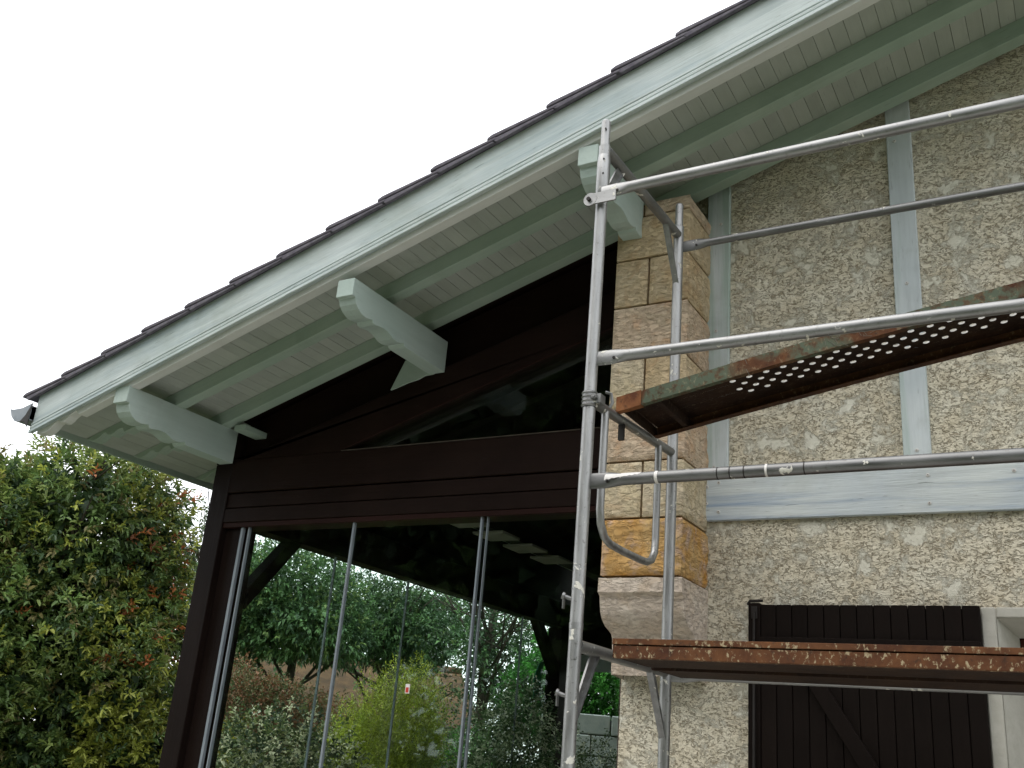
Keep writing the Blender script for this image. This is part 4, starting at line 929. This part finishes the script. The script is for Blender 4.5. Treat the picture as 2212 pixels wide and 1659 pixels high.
m = MB(); m.poly([nbp(-0.3, 3.0, 2.02), nbp(LN + 0.3, 3.0, 2.02), nbp(LN + 0.3, 0, 3.45), nbp(-0.3, 0, 3.45), nbp(-0.3, -3.0, 2.02), nbp(LN + 0.3, -3.0, 2.02)], [(0, 1, 2, 3), (3, 2, 5, 4)])
nroof = m.build('roof', 'far_tile', nb)
m = MB()
for i in range(14):
    v0 = 3.0 - i * 0.22; z0 = 2.02 + (3.0 - v0) * 1.43 / 3.0
    m.poly([nbp(-0.3, v0, z0 + 0.012), nbp(LN + 0.3, v0, z0 + 0.012), nbp(LN + 0.3, v0 - 0.22, z0 + 0.22 * 0.4767 + 0.045), nbp(-0.3, v0 - 0.22, z0 + 0.22 * 0.4767 + 0.045)], [(0, 1, 2, 3)])
m.build('tile_course', 'far_tile', nroof, kind='stuff')
MB().tube([nbp(-0.3, 0, 3.49), nbp(LN + 0.3, 0, 3.49)], 0.11, 10).build('ridge_tile', 'far_tile', nroof, smooth=True)
for u_ in (2.0, 4.6):
    m = MB(); m.poly([nbp(u_, 2.605, 0.9), nbp(u_ + 0.9, 2.605, 0.9), nbp(u_ + 0.9, 2.605, 1.9), nbp(u_, 2.605, 1.9)], [(0, 1, 2, 3)]); m.build('window', 'window', nb)

# pale block garden wall beyond the far opening
gw = root('garden_wall', at(25.5, 12.6), 'pale grey block garden wall behind the glass, right of the scaffold post', 'wall')
A_ = Vector(at(28.0, 12.6)); B_ = Vector(at(21.0, 12.6)); dirv = (B_ - A_).normalized(); nrm = Vector((dirv.y, -dirv.x, 0)); r_ = random.Random(4)
z = 0.0; row = 0; rz = Matrix.Rotation(math.atan2(dirv.y, dirv.x), 4, 'Z')
LB = (B_ - A_).length
m = MB(); c0 = A_; 
def gp_(u, v_, z): p = A_ + dirv * u + nrm * v_; return (p.x, p.y, z)
def gbox(u0, u1, v0, v1, z0, z1):
    V = [gp_(u, v_, z) for z in (z0, z1) for v_ in (v0, v1) for u in (u0, u1)]
    return MB().poly(V, [(0, 2, 3, 1), (4, 5, 7, 6), (0, 1, 5, 4), (2, 6, 7, 3), (0, 4, 6, 2), (1, 3, 7, 5)])
gbox(0, LB, -0.08, 0.08, 0, 2.05).build('wall_core', 'joint', gw)
while z < 2.0:
    u = -0.3 if row % 2 else 0.0; hh = 0.235
    while u < LB:
        l_ = r_.uniform(0.36, 0.5); a, b = max(u, 0), min(u + l_, LB)
        if b - a > 0.06:
            e = r_.uniform(0.0, 0.02)
            gbox(a + 0.008, b - 0.008, -0.11 - e, 0.11 + e, z + 0.006, z + hh - 0.008).build('block', 'block', gw, bevel=0.01)
        u += l_
    z += hh; row += 1
# green cloth hanging on the far post
cl_ = MB(); n = 10
for i in range(n + 1):
    for j in range(9):
        t = i / n; u = j / 8; wd = 0.04 + 0.10 * min(1, t * 2.2)
        cl_.v.append((-4.875 - 0.09 - 0.02 * math.sin(u * 9 + t * 2), 4.60 - wd * u * 1.4 + 0.0, 2.50 - t * 0.36 - 0.015 * u))
cl_.f = [(i * 9 + j, i * 9 + j + 1, (i + 1) * 9 + j + 1, (i + 1) * 9 + j) for i in range(n) for j in range(8)]; cl_.m = [0] * len(cl_.f)
co_ = cl_.build('hanging_cloth', 'cloth', None, smooth=True)
sm = co_.modifiers.new('solid', 'SOLIDIFY'); sm.thickness = 0.006
co_['label'] = 'green cloth hanging beside the far veranda post'; co_['category'] = 'cloth'

# unseen wood added behind the viewer to darken the glass and the rafter fronts
wd = root('unseen_wood', (0, -20, 0), 'wood', 'wood')
wb = [(-26 + 6.5 * k, -19 - 2.5 * math.cos(k * 1.9), 3.6, 5.0, 3.5, 4.9 + 1.0 * math.sin(k * 2.3)) for k in range(9)] + [(-20, -19, 8.5, 4.5, 3, 6), (-14, -18, 9.0, 4.5, 3, 6.5), (-8.5, -19, 8.5, 4.2, 3, 6)]  # last three blobs heightened to keep sky out of the gable glass reflection
fw = crown(wd, wb, 9000, 5, 0.7, 0.75, [(*GD, 3), (*G, 2)], 91, shell=0.35, six=False, spread=1.0, wratio=0.7, name='unseen_wood')
fw2 = crown(wd, [(b[0], b[1] - 1, b[2], b[3] * 0.8, b[4] * 0.5, b[5] * 0.8) for b in wb], 5000, 5, 1.0, 1.5, [(*GD, 3)], 92, shell=0.1, six=False, spread=1.0, wratio=0.8, name='unseen_wood')  # inner leaves added to close sky gaps in the reflection
fw2.parent = None; fw2.location = (0, -20, 0); fw2['label'] = 'unseen inner leaves behind the viewer, added to close sky gaps'; fw2['category'] = 'wood'
fw.parent = None; fw.location = (0, -20, 0); bpy.data.objects.remove(wd); fw.name = 'unseen_wood'
fw['label'] = 'unseen tall trees added behind the viewer to darken the glass'; fw['category'] = 'wood'; fw['kind'] = 'stuff'

wd = root('unseen_wood', (4, 16, 0), 'wood', 'wood')  # out-of-view leaf mass added behind the house, blocks sky in the side glass
fw = crown(wd, [(-4 + 4.5 * k, 16 + (k % 2), 3.0, 3.4, 2.0, 3.8) for k in range(6)], 4500, 5, 0.5, 0.45, [(*GD, 3), (*G, 2)], 93, shell=0.4, six=False, spread=1.0, wratio=0.6, name='unseen_wood')
fw.parent = None; fw.location = (4, 16, 0); bpy.data.objects.remove(wd)
fw['label'] = 'unseen leaf mass added behind the house to block sky reflections'; fw['category'] = 'wood'; fw['kind'] = 'stuff'
